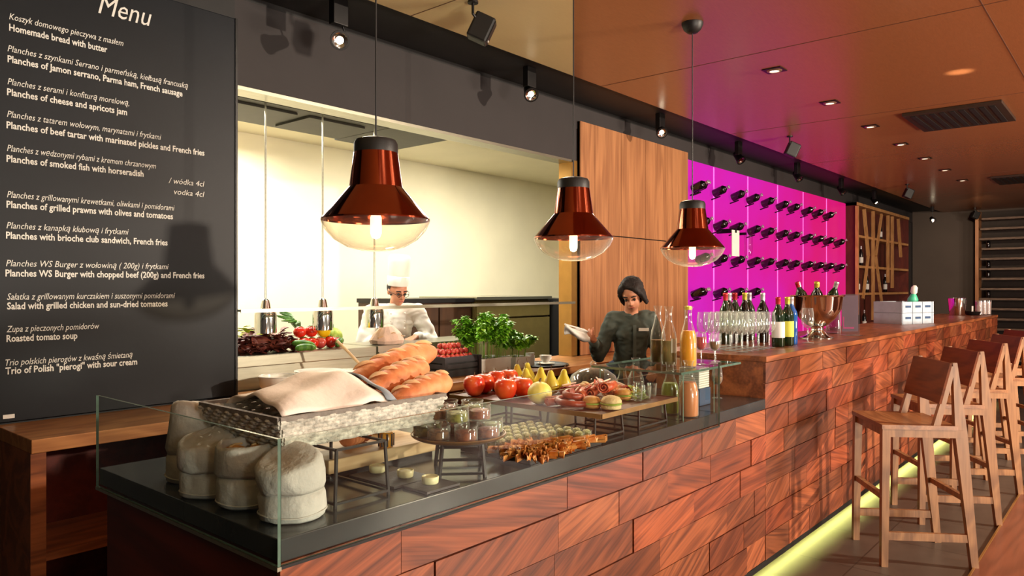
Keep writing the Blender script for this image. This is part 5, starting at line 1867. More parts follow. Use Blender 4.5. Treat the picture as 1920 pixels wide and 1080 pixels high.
# plates and dishes on the back counter ledge
def plate_stack(lab, x, y, r, n, z=CT, dz=0.012):
    for k in range(n):
        t = thing('plate', lab if n == 1 else '%s, %s from the bottom' % (lab, ORD[k]), 'plate', (x, y, z + k * dz + 0.0005), 0, 'white plates on the back counter')
        b = MB(); b.lathe([(0, 0.0), (r * 0.55, 0.0), (r * 0.60, 0.004), (r, 0.016), (r, 0.019), (r * 0.6, 0.008), (0, 0.006)], 40); b.build('dish', M['white_china'], t, smooth=True, angle=60)
        b = MB(); b.lathe([(r * 0.99, 0.0155), (r * 1.006, 0.0175), (r * 0.99, 0.0195), (r * 0.98, 0.0175)], 40); b.build('rim', M['white_china'], t, smooth=True)


p = at(602, 690, z=1.02)
plate_stack('white plate in the stack behind the linen cloth', 2.49, 3.60, 0.14, 10)
plate_stack('white plate in the lower stack beside the wooden handle', 2.76, 3.64, 0.11, 8)
t = thing('white_bowl', 'white bowl nearest the menu board on the back counter', 'bowl', (2.22, 3.58, CT + 0.0005))
b = MB(); b.lathe([(0, 0.0), (0.05, 0.0), (0.055, 0.004), (0.10, 0.07), (0.108, 0.12), (0.104, 0.12), (0.094, 0.07), (0.05, 0.010), (0, 0.010)], 36); b.build('body', M['white_china'], t, smooth=True, angle=60)
b = MB(); b.lathe([(0.104, 0.1195), (0.109, 0.122), (0.106, 0.125), (0.103, 0.122)], 36); b.build('rim', M['white_china'], t, smooth=True)
t = thing('ladle', 'pale wooden ladle leaning in the plates', 'ladle', (2.78, 3.66, CT + 0.105))
b = MB(); b.tube([(0.06, 0.0, 0.012), (0.0, 0.05, 0.10), (-0.05, 0.10, 0.17)], 0.009, 8); b.build('handle', M['board_wood'], t, smooth=True)
b = MB(); b.ball((0.075, -0.01, 0.012), 0.034, 1.1, 0.9, 0.35); b.build('scoop', M['board_wood'], t, smooth=True)
# dark crate of small tomatoes
CRX = at(842, 670, Y=3.67).x
t = thing('tomato_crate', 'dark plastic crate heaped with small tomatoes', 'crate', (CRX, 3.67, CT))
b = MB()
hx, hy, h = 0.165, 0.13, 0.135
b.box(-hx, hx, -hy, hy, 0.001, 0.01)
for x0, x1, y0, y1 in ((-hx, hx, -hy, -hy + 0.012), (-hx, hx, hy - 0.012, hy), (-hx, -hx + 0.012, -hy, hy), (hx - 0.012, hx, -hy, hy)):
    for z0, z1 in ((0.01, 0.045), (0.055, 0.085), (0.095, h)):
        b.box(x0, x1, y0, y1, z0, z1)
for sx in (-1, 1):
    for sy in (-1, 1):
        b.box(sx * hx - 0.013, sx * hx + 0.013, sy * hy - 0.013, sy * hy + 0.013, 0.001, h)
b.build('slatted_box', M['crate_dark'], t)
b = MB(); b.box(-hx + 0.012, hx - 0.012, -hy + 0.012, hy - 0.012, 0.01, h - 0.03); b.build('liner', M['black_plastic'], t)
r3 = random.Random(11)
tm = None
k = 0
for lay, (nx, ny) in enumerate(((7, 4), (6, 3), (4, 2))):
    for i in range(nx):
        for j in range(ny):
            x = (i - (nx - 1) / 2) * 0.043 + r3.uniform(-0.004, 0.004)
            y = (j - (ny - 1) / 2) * 0.048 + r3.uniform(-0.004, 0.004)
            loc = (CRX + x, 3.67 + y, CT + h - 0.028 + lay * 0.036)
            lab = 'small tomato in the dark crate, %s from left, %s row, %s layer' % (ORD[i], ORD[j], ('bottom', 'middle', 'top')[lay])
            if tm is None:
                tm = thing('small_tomato', lab, 'tomato', loc, 0, 'small tomatoes in the dark crate')
                b = MB(); b.ball((0, 0, 0.021), 0.0215, 1, 1, 0.95, 12, 8); b.build('flesh', M['radish'], tm, smooth=True)
                b = MB(); b.tube([(0, 0, 0.040), (0.002, 0, 0.047)], 0.003, 5); b.build('stalk', M['herb_stem'], tm, smooth=True)
            else:
                copy_tree(tm, loc, k * 0.9, lab)
            k += 1


def herb_planter(lab, loc, hx, hy, h, R, H, n, seed):
    t = thing('herb_planter', lab, 'plant', loc)
    b = MB()
    o_, i_ = [(-hx, -hy), (hx, -hy), (hx, hy), (-hx, hy)], 0.01
    b.box(-hx, hx, -hy, -hy + i_, 0.001, h); b.box(-hx, hx, hy - i_, hy, 0.001, h); b.box(-hx, -hx + i_, -hy + i_, hy - i_, 0.001, h); b.box(hx - i_, hx, -hy + i_, hy - i_, 0.001, h)
    b.box(-hx + i_, hx - i_, -hy + i_, hy - i_, 0.001, 0.012)
    b.box(-hx - 0.005, hx + 0.005, -hy - 0.005, -hy + 0.0, h - 0.012, h)
    b.build('planter_box', M['planter'], t)
    b = MB(); b.box(-hx + i_, hx - i_, -hy + i_, hy - i_, 0.012, h - 0.015); b.build('soil', M['soil'], t)
    rr = random.Random(seed)
    b = MB()
    tips = []
    for k in range(n // 5):
        x, y = rr.uniform(-hx * 0.85, hx * 0.85), rr.uniform(-hy * 0.8, hy * 0.8)
        hh = H * (1 - 0.5 * (x / hx / 1.2) ** 2) * rr.uniform(0.6, 1.0)
        e = Vector((x * R / hx + rr.uniform(-0.02, 0.02), y * R / hx * 1.1 + rr.uniform(-0.03, 0.03), h + hh))
        m_ = Vector((x * 1.15, y * 1.1, h + hh * 0.5))
        b.tube([(x, y, h - 0.016), m_, e], 0.0022, 5)
        tips += [(Vector((x, y, h - 0.016)), m_, e)]
    b.build('stems', M['herb_stem'], t)
    b = MB()
    for k in range(n * 16):
        s0, m_, e = tips[k % len(tips)]
        s = rr.uniform(0.30, 1.0)
        c = m_.lerp(e, (s - 0.3) / 0.7)
        a = rr.uniform(0, 2 * PI)
        d = Vector((math.cos(a), math.sin(a), rr.uniform(-0.35, 0.5))).normalized()
        sd = d.cross(Vector((0, 0, 1))).normalized()
        up_ = sd.cross(d)
        L_ = rr.uniform(0.030, 0.055)
        W_ = L_ * 0.40
        pts = [c, c + d * L_ * 0.45 + sd * W_ + up_ * 0.006, c + d * L_ - up_ * 0.008, c + d * L_ * 0.45 - sd * W_ + up_ * 0.006, c + d * L_ * 0.5]
        v = [b.bm.verts.new(q) for q in pts]
        b.bm.faces.new((v[0], v[1], v[4])); b.bm.faces.new((v[1], v[2], v[4])); b.bm.faces.new((v[2], v[3], v[4])); b.bm.faces.new((v[3], v[0], v[4]))
    b.build('leaves', M['herb'], t, smooth=True, angle=0)


herb_planter('large white planter of bushy bright green basil', (at(910, 660, Y=3.66).x, 3.66, CT), 0.17, 0.10, 0.095, 0.25, 0.34, 210, 3)
herb_planter('small white planter of low herbs right of the basil', (at(966, 660, Y=3.62).x, 3.62, CT), 0.085, 0.08, 0.085, 0.15, 0.20, 80, 8)

TRX = at(1018, 680, Y=3.55).x
# round dark tray with cup, saucer and pot
t = thing('round_tray', 'round black tray with a coffee cup near the brass jamb', 'tray', (TRX, 3.55, CT))
b = MB(); b.lathe([(0, 0.001), (0.19, 0.001), (0.20, 0.010), (0.196, 0.012), (0.185, 0.006), (0, 0.006)], 48); b.build('plate', M['black_plastic'], t, smooth=True, angle=50)
b = MB(); b.lathe([(0.196, 0.0105), (0.2015, 0.0125), (0.197, 0.0145), (0.193, 0.0125)], 48); b.build('rim', M['black_metal'], t, smooth=True)
t = thing('coffee_cup', 'white coffee cup on the round black tray', 'cup', (TRX + 0.02, 3.54, CT + 0.0165))
b = MB(); b.lathe([(0, 0.006), (0.022, 0.006), (0.026, 0.010), (0.044, 0.04), (0.047, 0.062), (0.0445, 0.062), (0.041, 0.04), (0.02, 0.014), (0, 0.014)], 28); b.build('bowl', M['white_china'], t, smooth=True, angle=60)
b = MB(); b.tube([(0.044 + 0.0, 0, 0.05), (0.066, 0, 0.052), (0.072, 0, 0.036), (0.060, 0, 0.024), (0.038, 0, 0.024)], 0.004, 8); b.build('handle', M['white_china'], t, smooth=True)
t = thing('saucer', 'white saucer under the coffee cup', 'saucer', (TRX + 0.02, 3.54, CT + 0.0068))
b = MB(); b.lathe([(0, 0.0), (0.035, 0.0), (0.072, 0.010), (0.073, 0.013), (0.035, 0.006), (0, 0.006)], 32); b.build('dish', M['white_china'], t, smooth=True, angle=60)
t = thing('milk_jug', 'small pale jug beside the coffee cup', 'jug', (TRX - 0.10, 3.60, CT + 0.0068))
b = MB(); b.lathe([(0, 0), (0.034, 0), (0.036, 0.004), (0.034, 0.08), (0.038, 0.095), (0.035, 0.095), (0.031, 0.08), (0.031, 0.008), (0, 0.008)], 24); b.build('body', M['planter'], t, smooth=True, angle=50)
b = MB(); b.tube([(0.034, 0, 0.078), (0.058, 0, 0.07), (0.056, 0, 0.03), (0.035, 0, 0.02)], 0.004, 8); b.build('handle', M['planter'], t, smooth=True)

# chopping board and parcel in front of the chef
t = thing('parcel', 'pinkish wrapped paper parcel in front of the chef', 'parcel', (3.42, 4.12, PZT))
b = MB(); b.lathe([(0, 0.002), (0.13, 0.002), (0.14, 0.03), (0.11, 0.08), (0.06, 0.125), (0.02, 0.14), (0, 0.14)], 14, sy=0.7); wobble(b, 0.012, 14, 3); b.move(lambda c: Vector((c.x, c.y, max(0.001, c.z)))); b.build('paper', pm('pink_paper', srgb(222, 190, 170), 0.8, bump=0.4, bscale=20), t, smooth=False)
b = MB(); b.tube([(-0.12, -0.05, 0.05), (0, -0.075, 0.085), (0.12, -0.05, 0.05)], 0.004, 6); b.build('string', M['board_wood'], t)
t = thing('prep_table', 'steel preparation table the chef works at', 'table', (3.75, 4.20, 0))
b = MB(); b.box(-0.51, 0.62, -0.205, 0.20, PZT - 0.04, PZT - 0.0005); b.build('top', M['steel'], t)
for sx in (-0.47, 0.58):
    for sy in (-0.17, 0.16):
        b = MB(); b.box(sx - 0.02, sx + 0.02, sy - 0.02, sy + 0.02, 0, PZT - 0.041); b.build('leg', M['steel'], t)

# ------------------------------------------------------------------ things on the high bar
gi = 0
gproto = None
for j in range(4):
    for i in range(6):
        x = 3.93 + i * 0.078 + (0.03 if j % 2 else 0)
        y = 1.70 + j * 0.082
        lab = 'empty wine glass on the bar, %s from the near end, %s row back' % (ORD[i], ORD[j])
        if gproto is None:
            gproto = stem_glass(lab, (x, y, BT), 'empty wine glasses on the bar')
        else:
            copy_tree(gproto, (x, y, BT), 0, lab)


def bar_bottle(lab, x, y, gm, fm, lm, s=1.0):
    t = thing('wine_bottle', lab, 'bottle', (x, y, BT + 0.0005), -0.9, 'bottles on the bar')
    wine_bottle_parts(t, gm, fm, lm, n=22, s=s)
    return t


bar_bottle('dark wine bottle with a large white label on the bar', 4.435, 1.69, M['bottle_green'], M['foil_red'], M['label'])
bar_bottle('wine bottle with a yellow green label beside the white labelled one', 4.56, 1.68, M['bottle_green'], M['foil_gold'], M['label_y'])
bar_bottle('bright blue bottle on the bar before the silver bowl', 4.68, 1.70, M['bottle_blue'], M['foil_silver'], None)
for k, (x, y, fm) in enumerate(((4.42, 2.02, M['foil_red']), (4.52, 2.04, M['foil_silver']), (4.63, 2.05, M['foil_red']), (4.76, 2.04, M['foil_gold']), (4.86, 2.05, M['foil_silver']), (4.72, 1.90, M['foil_silver']))):
    bar_bottle('bottle standing behind the wine glasses, %s from the left' % ORD[k], x, y, (M['bottle_green'], M['bottle_black'])[k % 2], fm, None, 1.08)
stem_glass('tall stemmed glass alone before the silver bowl', (4.86, 1.66, BT), 'single stemmed glass', 1.05)

# pedestal champagne bowl with bottles
t = thing('champagne_bowl', 'large silver pedestal bowl full of bottles on the bar', 'bowl', (5.34, 1.76, BT))
b = MB(); b.lathe([(0.045, 0.085), (0.07, 0.095), (0.12, 0.14), (0.16, 0.21), (0.172, 0.29), (0.178, 0.30), (0.172, 0.302), (0.165, 0.29), (0.15, 0.21), (0.11, 0.15), (0.0, 0.11)], 48); b.build('bowl', M['silver'], t, smooth=True, angle=60)
b = MB(); b.lathe([(0, 0.001), (0.115, 0.001), (0.115, 0.008), (0.075, 0.025), (0.045, 0.055), (0.040, 0.07), (0.047, 0.086), (0, 0.088)], 40); b.build('foot', M['silver'], t, smooth=True, angle=50)
b = MB(); b.tube([(0.179 * math.cos(a), 0.179 * math.sin(a), 0.300) for a in [k * 2 * PI / 48 for k in range(49)]], 0.005, 6); b.build('rim', M['silver'], t, smooth=True)
for k in range(6):
    a = k * 2 * PI / 6 + 0.3
    q = thing('wine_bottle', 'bottle leaning in the silver bowl, %s around its rim' % ORD[k], 'bottle', (5.34 + 0.070 * math.cos(a), 1.76 + 0.070 * math.sin(a), BT + 0.152), 0, 'bottles in the silver bowl')
    q.rotation_euler = (0.30 * -math.sin(a) * -1 * -1, 0.42 * math.cos(a), 0)
    q.rotation_euler = Vector((math.cos(a) * 0.32, math.sin(a) * 0.32, 1)).to_track_quat('Z', 'Y').to_euler()
    wine_bottle_parts(q, (M['bottle_green'], M['bottle_black'])[k % 2], (M['foil_gold'], M['foil_silver'], M['foil_red'])[k % 3], None, n=14, s=0.86)

# clear menu holder
t = thing('menu_holder', 'clear upright menu holder with a grey sheet on the bar', 'menu holder', (5.84, 1.68, BT), -0.75)
b = MB(); b.box(-0.07, 0.07, -0.004, 0.004, 0.004, 0.31, 0.001); b.build('acrylic_front', M['smoke_glass'], t)
b = MB(); b.box(-0.064, 0.064, -0.0015, 0.0015, 0.03, 0.30); b.move(lambda c: c + Vector((0, 0.008, 0))); b.build('sheet', M['screen_grey'], t)
b = MB(); b.box(-0.07, 0.07, -0.045, 0.045, 0.0, 0.0035); b.build('foot', M['smoke_glass'], t)
b = MB(); b.box(-0.05, 0.03, -0.0008, 0.0004, 0.05, 0.062); b.box(-0.058, -0.048, -0.0008, 0.0004, 0.05, 0.14); b.move(lambda c: c + Vector((0, 0.0055, 0))); b.build('printed_band', M['pink_card'], t)
t = thing('wine_glass', 'tall smoked glass upside down behind the menu holder', 'glass', (6.02, 1.86, BT))
b = MB(); b.lathe([(0.052, 0.0), (0.055, 0.02), (0.050, 0.14), (0.046, 0.30), (0.044, 0.30), (0.048, 0.14), (0.052, 0.02)], 24); b.build('bowl', M['smoke_glass'], t, smooth=True)
b = MB(); b.lathe([(0, 0.0), (0.052, 0.0), (0.052, 0.006), (0, 0.008)], 24); b.build('foot', M['smoke_glass'], t, smooth=True)

# pale crates with a bottle
for k, (z, lab) in enumerate(((BT + 0.0005, 'lower pale blue slotted crate on the bar'), (BT + 0.1115, 'upper pale blue slotted crate with a white bottle in it'))):
    t = thing('slotted_crate', lab, 'crate', (8.20, 1.86, z), -0.35, 'pale crates on the bar')
    b = MB()
    hx, hy, h = 0.25, 0.15, 0.108
    b.box(-hx, hx, -hy, hy, 0, 0.008)
    for x0, x1, y0, y1 in ((-hx, hx, -hy, -hy + 0.012), (-hx, hx, hy - 0.012, hy), (-hx, -hx + 0.012, -hy + 0.012, hy - 0.012), (hx - 0.012, hx, -hy + 0.012, hy - 0.012)):
        b.box(x0, x1, y0, y1, 0.008, h)
    for i in range(4):
        b.box(-hx + 0.02 + i * 0.16 - 0.012, -hx + 0.02 + i * 0.16 + 0.012, -hy - 0.006, -hy, 0.0, h)
    b.build('box', M['crate_pale'], t)
    for i in range(3):
        b = MB(); b.box(-hx + 0.055 + i * 0.16, -hx + 0.145 + i * 0.16, -hy - 0.0015, -hy + 0.001, 0.050, 0.072)
        b.build('hand_slot', M['crate_slot'], t)
t = thing('spray_bottle', 'white and green bottle sticking out of the pale crate', 'bottle', (8.36, 1.82, BT + 0.125), 0)
t.rotation_euler = (0.15, -0.12, 0)
b = MB(); b.lathe([(0, 0.0), (0.045, 0.0), (0.05, 0.01), (0.05, 0.12), (0.03, 0.16), (0.02, 0.18)], 20); b.build('body', M['green_plastic'], t, smooth=True, angle=50)
b = MB(); b.lathe([(0.022, 0.175), (0.032, 0.19), (0.030, 0.24), (0.015, 0.26), (0, 0.262)], 16); b.build('cap', M['label'], t, smooth=True, angle=50)

# ice bucket and glasses at the far end
t = thing('ice_bucket', 'polished ice bucket near the far end of the bar', 'bucket', (11.0, 1.86, BT))
b = MB(); b.lathe([(0, 0.001), (0.085, 0.001), (0.09, 0.01), (0.105, 0.22), (0.112, 0.225), (0.104, 0.225), (0.088, 0.012), (0, 0.012)], 32); b.build('body', M['silver'], t, smooth=True, angle=40)
for s in (-1, 1):
    b = MB(); b.tube([(s * 0.10, 0, 0.18), (s * 0.13, 0, 0.175), (s * 0.13, 0, 0.13), (s * 0.097, 0, 0.12)], 0.006, 8); b.build('handle', M['silver'], t, smooth=True)
t = thing('ashtray_bowl', 'small dark dish with a folded card beside the ice bucket', 'dish', (11.2, 1.72, BT))
b = MB(); b.lathe([(0, 0.001), (0.07, 0.001), (0.10, 0.05), (0.096, 0.05), (0.066, 0.008), (0, 0.008)], 24); b.build('dish', M['black_metal'], t, smooth=True, angle=40)
b = MB(); b.box(-0.05, 0.05, -0.002, 0.002, 0.012, 0.12); b.build('card', M['label'], t)
for i, x in enumerate((11.30, 11.42, 11.53)):
    tumbler('upright glass at the far end of the bar, %s from the left' % ORD[i], (x, 1.66 - 0.03 * i, BT), 0.045, 0.19, pm('pale_candle', srgb(196, 160, 160), 0.5), 0.9, 'upright glasses at the far end of the bar', 1.05)

# far tables and chairs beyond the bar
t = thing('side_table', 'dark table beyond the far end of the bar', 'table', (13.6, 1.3, 0))
b = MB(); b.box(-0.5, 0.5, -0.5, 0.5, 0.72, 0.76, 0.004); b.build('table_top', M['rack_dark'], t)
b = MB(); b.box(-0.06, 0.06, -0.06, 0.06, 0.02, 0.72); b.build('pedestal', M['black_metal'], t)
b = MB(); b.box(-0.3, 0.3, -0.3, 0.3, 0.0, 0.02); b.build('base', M['black_metal'], t)

# ------------------------------------------------------------------ people
def organic(name, shapes, mats, parent, voxel=0.008, smooth=6, folds=0.0, kf=9.0):
    """blend tapered limbs and rounded masses into ONE continuous skin (voxel union, then smoothing)"""
    b = MB()
    for s in shapes:
        if s[0] == 'cap':
            b.capsule(s[1], s[2], s[3], s[4], 14)
        elif s[0] == 'ell':
            b.ball(s[1], 1.0, *s[2], 20, 14, rot=s[3] if len(s) > 3 else None)
        elif s[0] == 'path':
            for (p, r), (q, r2) in zip(s[1], s[1][1:]):
                b.capsule(p, r, q, r2, 12)
    o = b.build('tmp_body', mats, None)
    m = o.modifiers.new('union', 'REMESH'); m.mode = 'VOXEL'; m.voxel_size = voxel
    m = o.modifiers.new('soft', 'SMOOTH'); m.iterations = smooth; m.factor = 0.5
    bpy.context.view_layer.update()
    dg = bpy.context.evaluated_depsgraph_get()
    me = bpy.data.meshes.new_from_object(o.evaluated_get(dg))
    bpy.data.objects.remove(o)
    me.name = name
    me.shade_smooth()
    ob = bpy.data.objects.new(name, me)
    COL.objects.link(ob)
    ob.parent = parent
    if folds:      # cloth folds / strands
        from mathutils import noise
        for v in me.vertices:
            p = Vector((v.co.x * kf, v.co.y * kf, v.co.z * kf * 1.6))
            q = p + Vector((noise.noise(p * 0.7), noise.noise(p * 0.7 + Vector((5, 0, 0))), 0)) * 1.2
            v.co += v.normal * (abs(noise.noise(q)) * 2 - 0.5) * folds
    return ob


def hand_shapes(wrist, d, palm_n, side, s=1.0, curl=0.5):
    """palm, four unequal bent fingers and a thumb; d = pointing direction, palm_n = out of the palm, side = towards the thumb"""
    W = Vector(wrist)
    d, n, t = Vector(d).normalized(), Vector(palm_n).normalized(), Vector(side).normalized()
    sh = []
    for k in (-1, 0, 1):
        sh.append(('cap', W + t * (k * 0.016 * s), 0.015 * s, W + d * 0.075 * s + t * (k * 0.024 * s), 0.0135 * s))
    for k, L_ in enumerate((0.066, 0.076, 0.072, 0.056)):
        base = W + d * 0.082 * s + t * ((1.5 - k) * 0.0195 * s)
        c1 = curl * (0.8 + 0.1 * k)
        p1 = base + (d * math.cos(c1) + n * math.sin(c1)) * L_ * 0.45 * s
        p2 = p1 + (d * math.cos(2 * c1) + n * math.sin(2 * c1)) * L_ * 0.32 * s
        p3 = p2 + (d * math.cos(2.8 * c1) + n * math.sin(2.8 * c1)) * L_ * 0.25 * s
        sh.append(('path', [(base, 0.0088 * s), (p1, 0.0082 * s), (p2, 0.0076 * s), (p3, 0.0066 * s)]))
    b0 = W + d * 0.022 * s + t * 0.026 * s
    b1 = b0 + (d * 0.6 + t * 0.75 + n * 0.2) * 0.036 * s
    b2 = b1 + (d * 0.85 + t * 0.25 + n * 0.45) * 0.032 * s
    sh.append(('path', [(b0, 0.013 * s), (b1, 0.0105 * s), (b2, 0.008 * s)]))
    return sh


def head_shapes(c, R, s=1.0):
    """c = centre of the skull, R = rotation (face looks along local -y)"""
    f = lambda x, y, z: Vector(c) + R @ Vector((x * s, y * s, z * s))
    e = R.to_euler()
    return [('ell', f(0, 0.008, 0.025), (0.074 * s, 0.094 * s, 0.088 * s), e), ('ell', f(0, -0.028, -0.045), (0.056 * s, 0.062 * s, 0.066 * s), e),
            ('ell', f(0, -0.055, -0.088), (0.028 * s, 0.026 * s, 0.020 * s), e),
            ('path', [(f(0, -0.088, 0.008), 0.009 * s), (f(0, -0.106, -0.026), 0.012 * s)]), ('cap', f(-0.012, -0.095, -0.030), 0.008 * s, f(0.012, -0.095, -0.030), 0.008 * s),
            ('cap', f(-0.040, -0.074, 0.022), 0.012 * s, f(0.040, -0.074, 0.022), 0.012 * s), ('ell', f(0, -0.084, -0.058), (0.024 * s, 0.014 * s, 0.012 * s), e),
            ('ell', f(0.077, 0.006, -0.006), (0.010 * s, 0.020 * s, 0.030 * s), e), ('ell', f(-0.077, 0.006, -0.006), (0.010 * s, 0.020 * s, 0.030 * s), e)]


def face_bits(t, c, R, s=1.0):
    f = lambda x, y, z: Vector(c) + R @ Vector((x * s, y * s, z * s))
    for k in (-1, 1):
        b = MB(); b.ball(f(k * 0.031, -0.083, 0.002), 0.0105 * s); b.build('eye', M['eye'], t, smooth=True)
        b = MB(); b.tube([f(k * 0.014, -0.091, 0.026), f(k * 0.031, -0.090, 0.031), f(k * 0.050, -0.076, 0.026)], 0.0045 * s, 8); b.build('eyebrow', M['hair'], t, smooth=True)
    b = MB(); b.tube([f(-0.022, -0.094, -0.059), f(-0.008, -0.100, -0.056), f(0.008, -0.100, -0.056), f(0.022, -0.094, -0.059)], 0.0052 * s, 8, True, [0.002 * s, 0.005 * s, 0.005 * s, 0.002 * s]); b.build('mouth', M['lip'], t, smooth=True)


def person(t, J, head_c, head_R, s, legs_mat, hand_r, hand_l, vox=0.0075):
    """J: joint positions. One skin from head to feet; clothing is built over it as children"""
    sh = [('path', [(J['pelvis'], 0.125 * s), (J['waist'], 0.112 * s), (J['chest'], 0.125 * s)]),
          ('cap', J['hip_r'], 0.085 * s, J['hip_l'], 0.085 * s), ('cap', J['sh_r'], 0.060 * s, J['sh_l'], 0.060 * s),
          ('cap', J['neck'], 0.050 * s, head_c, 0.050 * s)]
    for k in ('r', 'l'):
        sh.append(('path', [(J['sh_' + k], 0.054 * s), (J['el_' + k], 0.038 * s), (J['wr_' + k], 0.026 * s)]))
        sh.append(('path', [(J['hip_' + k], 0.085 * s), (J['kn_' + k], 0.055 * s), (J['an_' + k], 0.038 * s), (J['toe_' + k], 0.035 * s)]))
    sh += head_shapes(head_c, head_R, s)
    sh += hand_r + hand_l
    return organic('body', sh, [M['skin']], t, vox, 5)


def joints(s, lean, arms):
    V = Vector
    J = {'pelvis': V((0, 0.02, 0.93)), 'waist': V((0, 0.0 - lean * 0.3, 1.08)), 'chest': V((0, -lean * 0.8, 1.26)), 'neck': V((0, -lean * 1.05, 1.40)),
         'sh_r': V((-0.185, -lean, 1.36)), 'sh_l': V((0.185, -lean, 1.36)), 'hip_r': V((-0.09, 0.02, 0.90)), 'hip_l': V((0.09, 0.02, 0.90)),
         'kn_r': V((-0.10, -0.01, 0.48)), 'kn_l': V((0.10, -0.01, 0.48)), 'an_r': V((-0.11, 0.03, 0.07)), 'an_l': V((0.11, 0.03, 0.07)),
         'toe_r': V((-0.12, -0.10, 0.036)), 'toe_l': V((0.12, -0.10, 0.036))}
    for k, v in arms.items():
        J[k] = V(v)
    return {k: V((v.x * s, v.y * s, v.z * s if not k.startswith('toe') else 0.036)) for k, v in J.items()}


# --- the chef, bending over his work in the kitchen opening
CHX, CHY = 3.93, 4.66
t = thing('person', 'person in a white chef jacket and tall white hat, looking down at the worktop', 'person', (CHX, CHY, 0), math.radians(-30))
S1 = 0.96
J = joints(S1, 0.10, {'el_r': (-0.27, -0.13, 1.10), 'wr_r': (-0.09, -0.33, 1.155), 'el_l': (0.31, -0.12, 1.11), 'wr_l': (0.12, -0.34, 1.165)})
hR = Euler((math.radians(20), 0, math.radians(16))).to_matrix()
hc = Vector((0.01, -0.15, 1.475))
hr = hand_shapes(J['wr_r'] + Vector((0.012, -0.02, -0.002)), (0.65, -0.6, -0.30), (0.1, 0.2, -1), (0.6, 0.7, 0.1), 0.95, 0.45)
hl = hand_shapes(J['wr_l'] + Vector((-0.012, -0.02, -0.002)), (-0.65, -0.6, -0.30), (-0.1, 0.2, -1), (-0.6, 0.7, 0.1), 0.95, 0.45)
person(t, J, hc, hR, S1, None, hr, hl)
face_bits(t, hc, hR, S1)
F_ = lambda v: Vector(v)
sh = [('path', [(J['pelvis'], 0.150), (J['waist'], 0.138), (J['chest'], 0.150)]), ('cap', J['sh_r'], 0.076, J['sh_l'], 0.076), ('cap', J['chest'], 0.13, J['neck'] + Vector((0, 0.0, -0.06)), 0.085),
      ('cap', J['hip_r'] + Vector((0, 0, 0.02)), 0.108, J['hip_l'] + Vector((0, 0, 0.02)), 0.108)]
for k in ('r', 'l'):
    m_ = J['el_' + k].lerp(J['wr_' + k], 0.80)
    sh.append(('path', [(J['sh_' + k], 0.074), (J['sh_' + k].lerp(J['el_' + k], 0.5), 0.068), (J['el_' + k], 0.064), (m_, 0.046)]))
organic('jacket', sh, [M['chef_white']], t, 0.010, 5, 0.010, 8)
nk = J['neck']
b = MB(); b.lathe([(0.058, -0.045), (0.066, 0.0), (0.066, 0.026), (0.061, 0.028), (0.058, 0.0)], 28, c=nk + Vector((0, -0.004, 0.005))); b.build('collar', M['chef_white'], t, smooth=True, angle=50)
for k in range(4):
    for sx in (-1, 1):
        b = MB(); b.ball((sx * 0.055, J['chest'].y - 0.148 + 0.004 * k, 1.30 - 0.06 * k), 0.008, 1, 0.6, 1, 10, 8); b.build('button', M['white_china'], t, smooth=True)
sh = [('path', [(J['hip_' + k], 0.100), (J['kn_' + k], 0.074), (J['an_' + k] + Vector((0, 0, 0.03)), 0.066)]) for k in ('r', 'l')] + [('cap', J['hip_r'], 0.10, J['hip_l'], 0.10)]
organic('trousers', sh, [M['trouser']], t, 0.012, 5)
b = MB()
for k in range(15):
    a = PI + (k - 7) * 0.2
    pass
ap = []
for z in (1.06, 0.95, 0.75, 0.52):
    ap.append([b.bm.verts.new((0.19 * math.sin(a), -0.19 * math.cos(a) - 0.02 + 0.02 * (z < 0.9), z)) for a in [(-7 + k) * 0.2 for k in range(15)]])
for p_, q_ in zip(ap, ap[1:]):
    for i in range(14):
        b.bm.faces.new((p_[i], p_[i + 1], q_[i + 1], q_[i]))
o = b.build('apron', M['chef_white'], t, smooth=True, angle=0)
md = o.modifiers.new('thick', 'SOLIDIFY'); md.thickness = 0.005
for k in ('r', 'l'):
    b = MB(); b.ball(J['toe_' + k] + Vector((0, 0.04, 0.012)), 0.05, 1.0, 2.3, 0.95); b.move(lambda c: Vector((c.x, c.y, max(0.001, c.z)))); b.build('shoe', M['black_plastic'], t, smooth=True)
fh = lambda x, y, z: hc + hR @ Vector((x, y, z))
mt = Matrix.Translation(fh(0, 0.004, 0.045)) @ hR.to_4x4() @ Euler((math.radians(-14), 0, 0)).to_matrix().to_4x4()
b = MB(); b.lathe([(0.080, 0.0), (0.084, 0.03), (0.086, 0.075), (0.082, 0.078)], 36, sy=1.18); b.move(lambda c: mt @ c); hb = b.build('hat_band', M['chef_white'], t, smooth=True, angle=60)
b = MB(); b.lathe([(0.081, 0.076), (0.084, 0.10), (0.088, 0.19), (0.087, 0.225), (0.070, 0.245), (0.03, 0.25), (0, 0.249)], 36, sy=1.12, wob=0.015); b.move(lambda c: mt @ c); b.build('hat', M['chef_white'], t, smooth=True, angle=60)
b = MB(); b.ball(fh(0, 0.02, 0.020), 1.0, 0.078, 0.094, 0.080, 20, 14, rot=hR.to_euler())
for v in list(b.bm.verts):
    l_ = hR.inverted() @ (v.co - hc)
    if l_.y < -0.03 or l_.z < -0.045:
        b.bm.verts.remove(v)
b.build('hair', M['hair'], t, smooth=True)
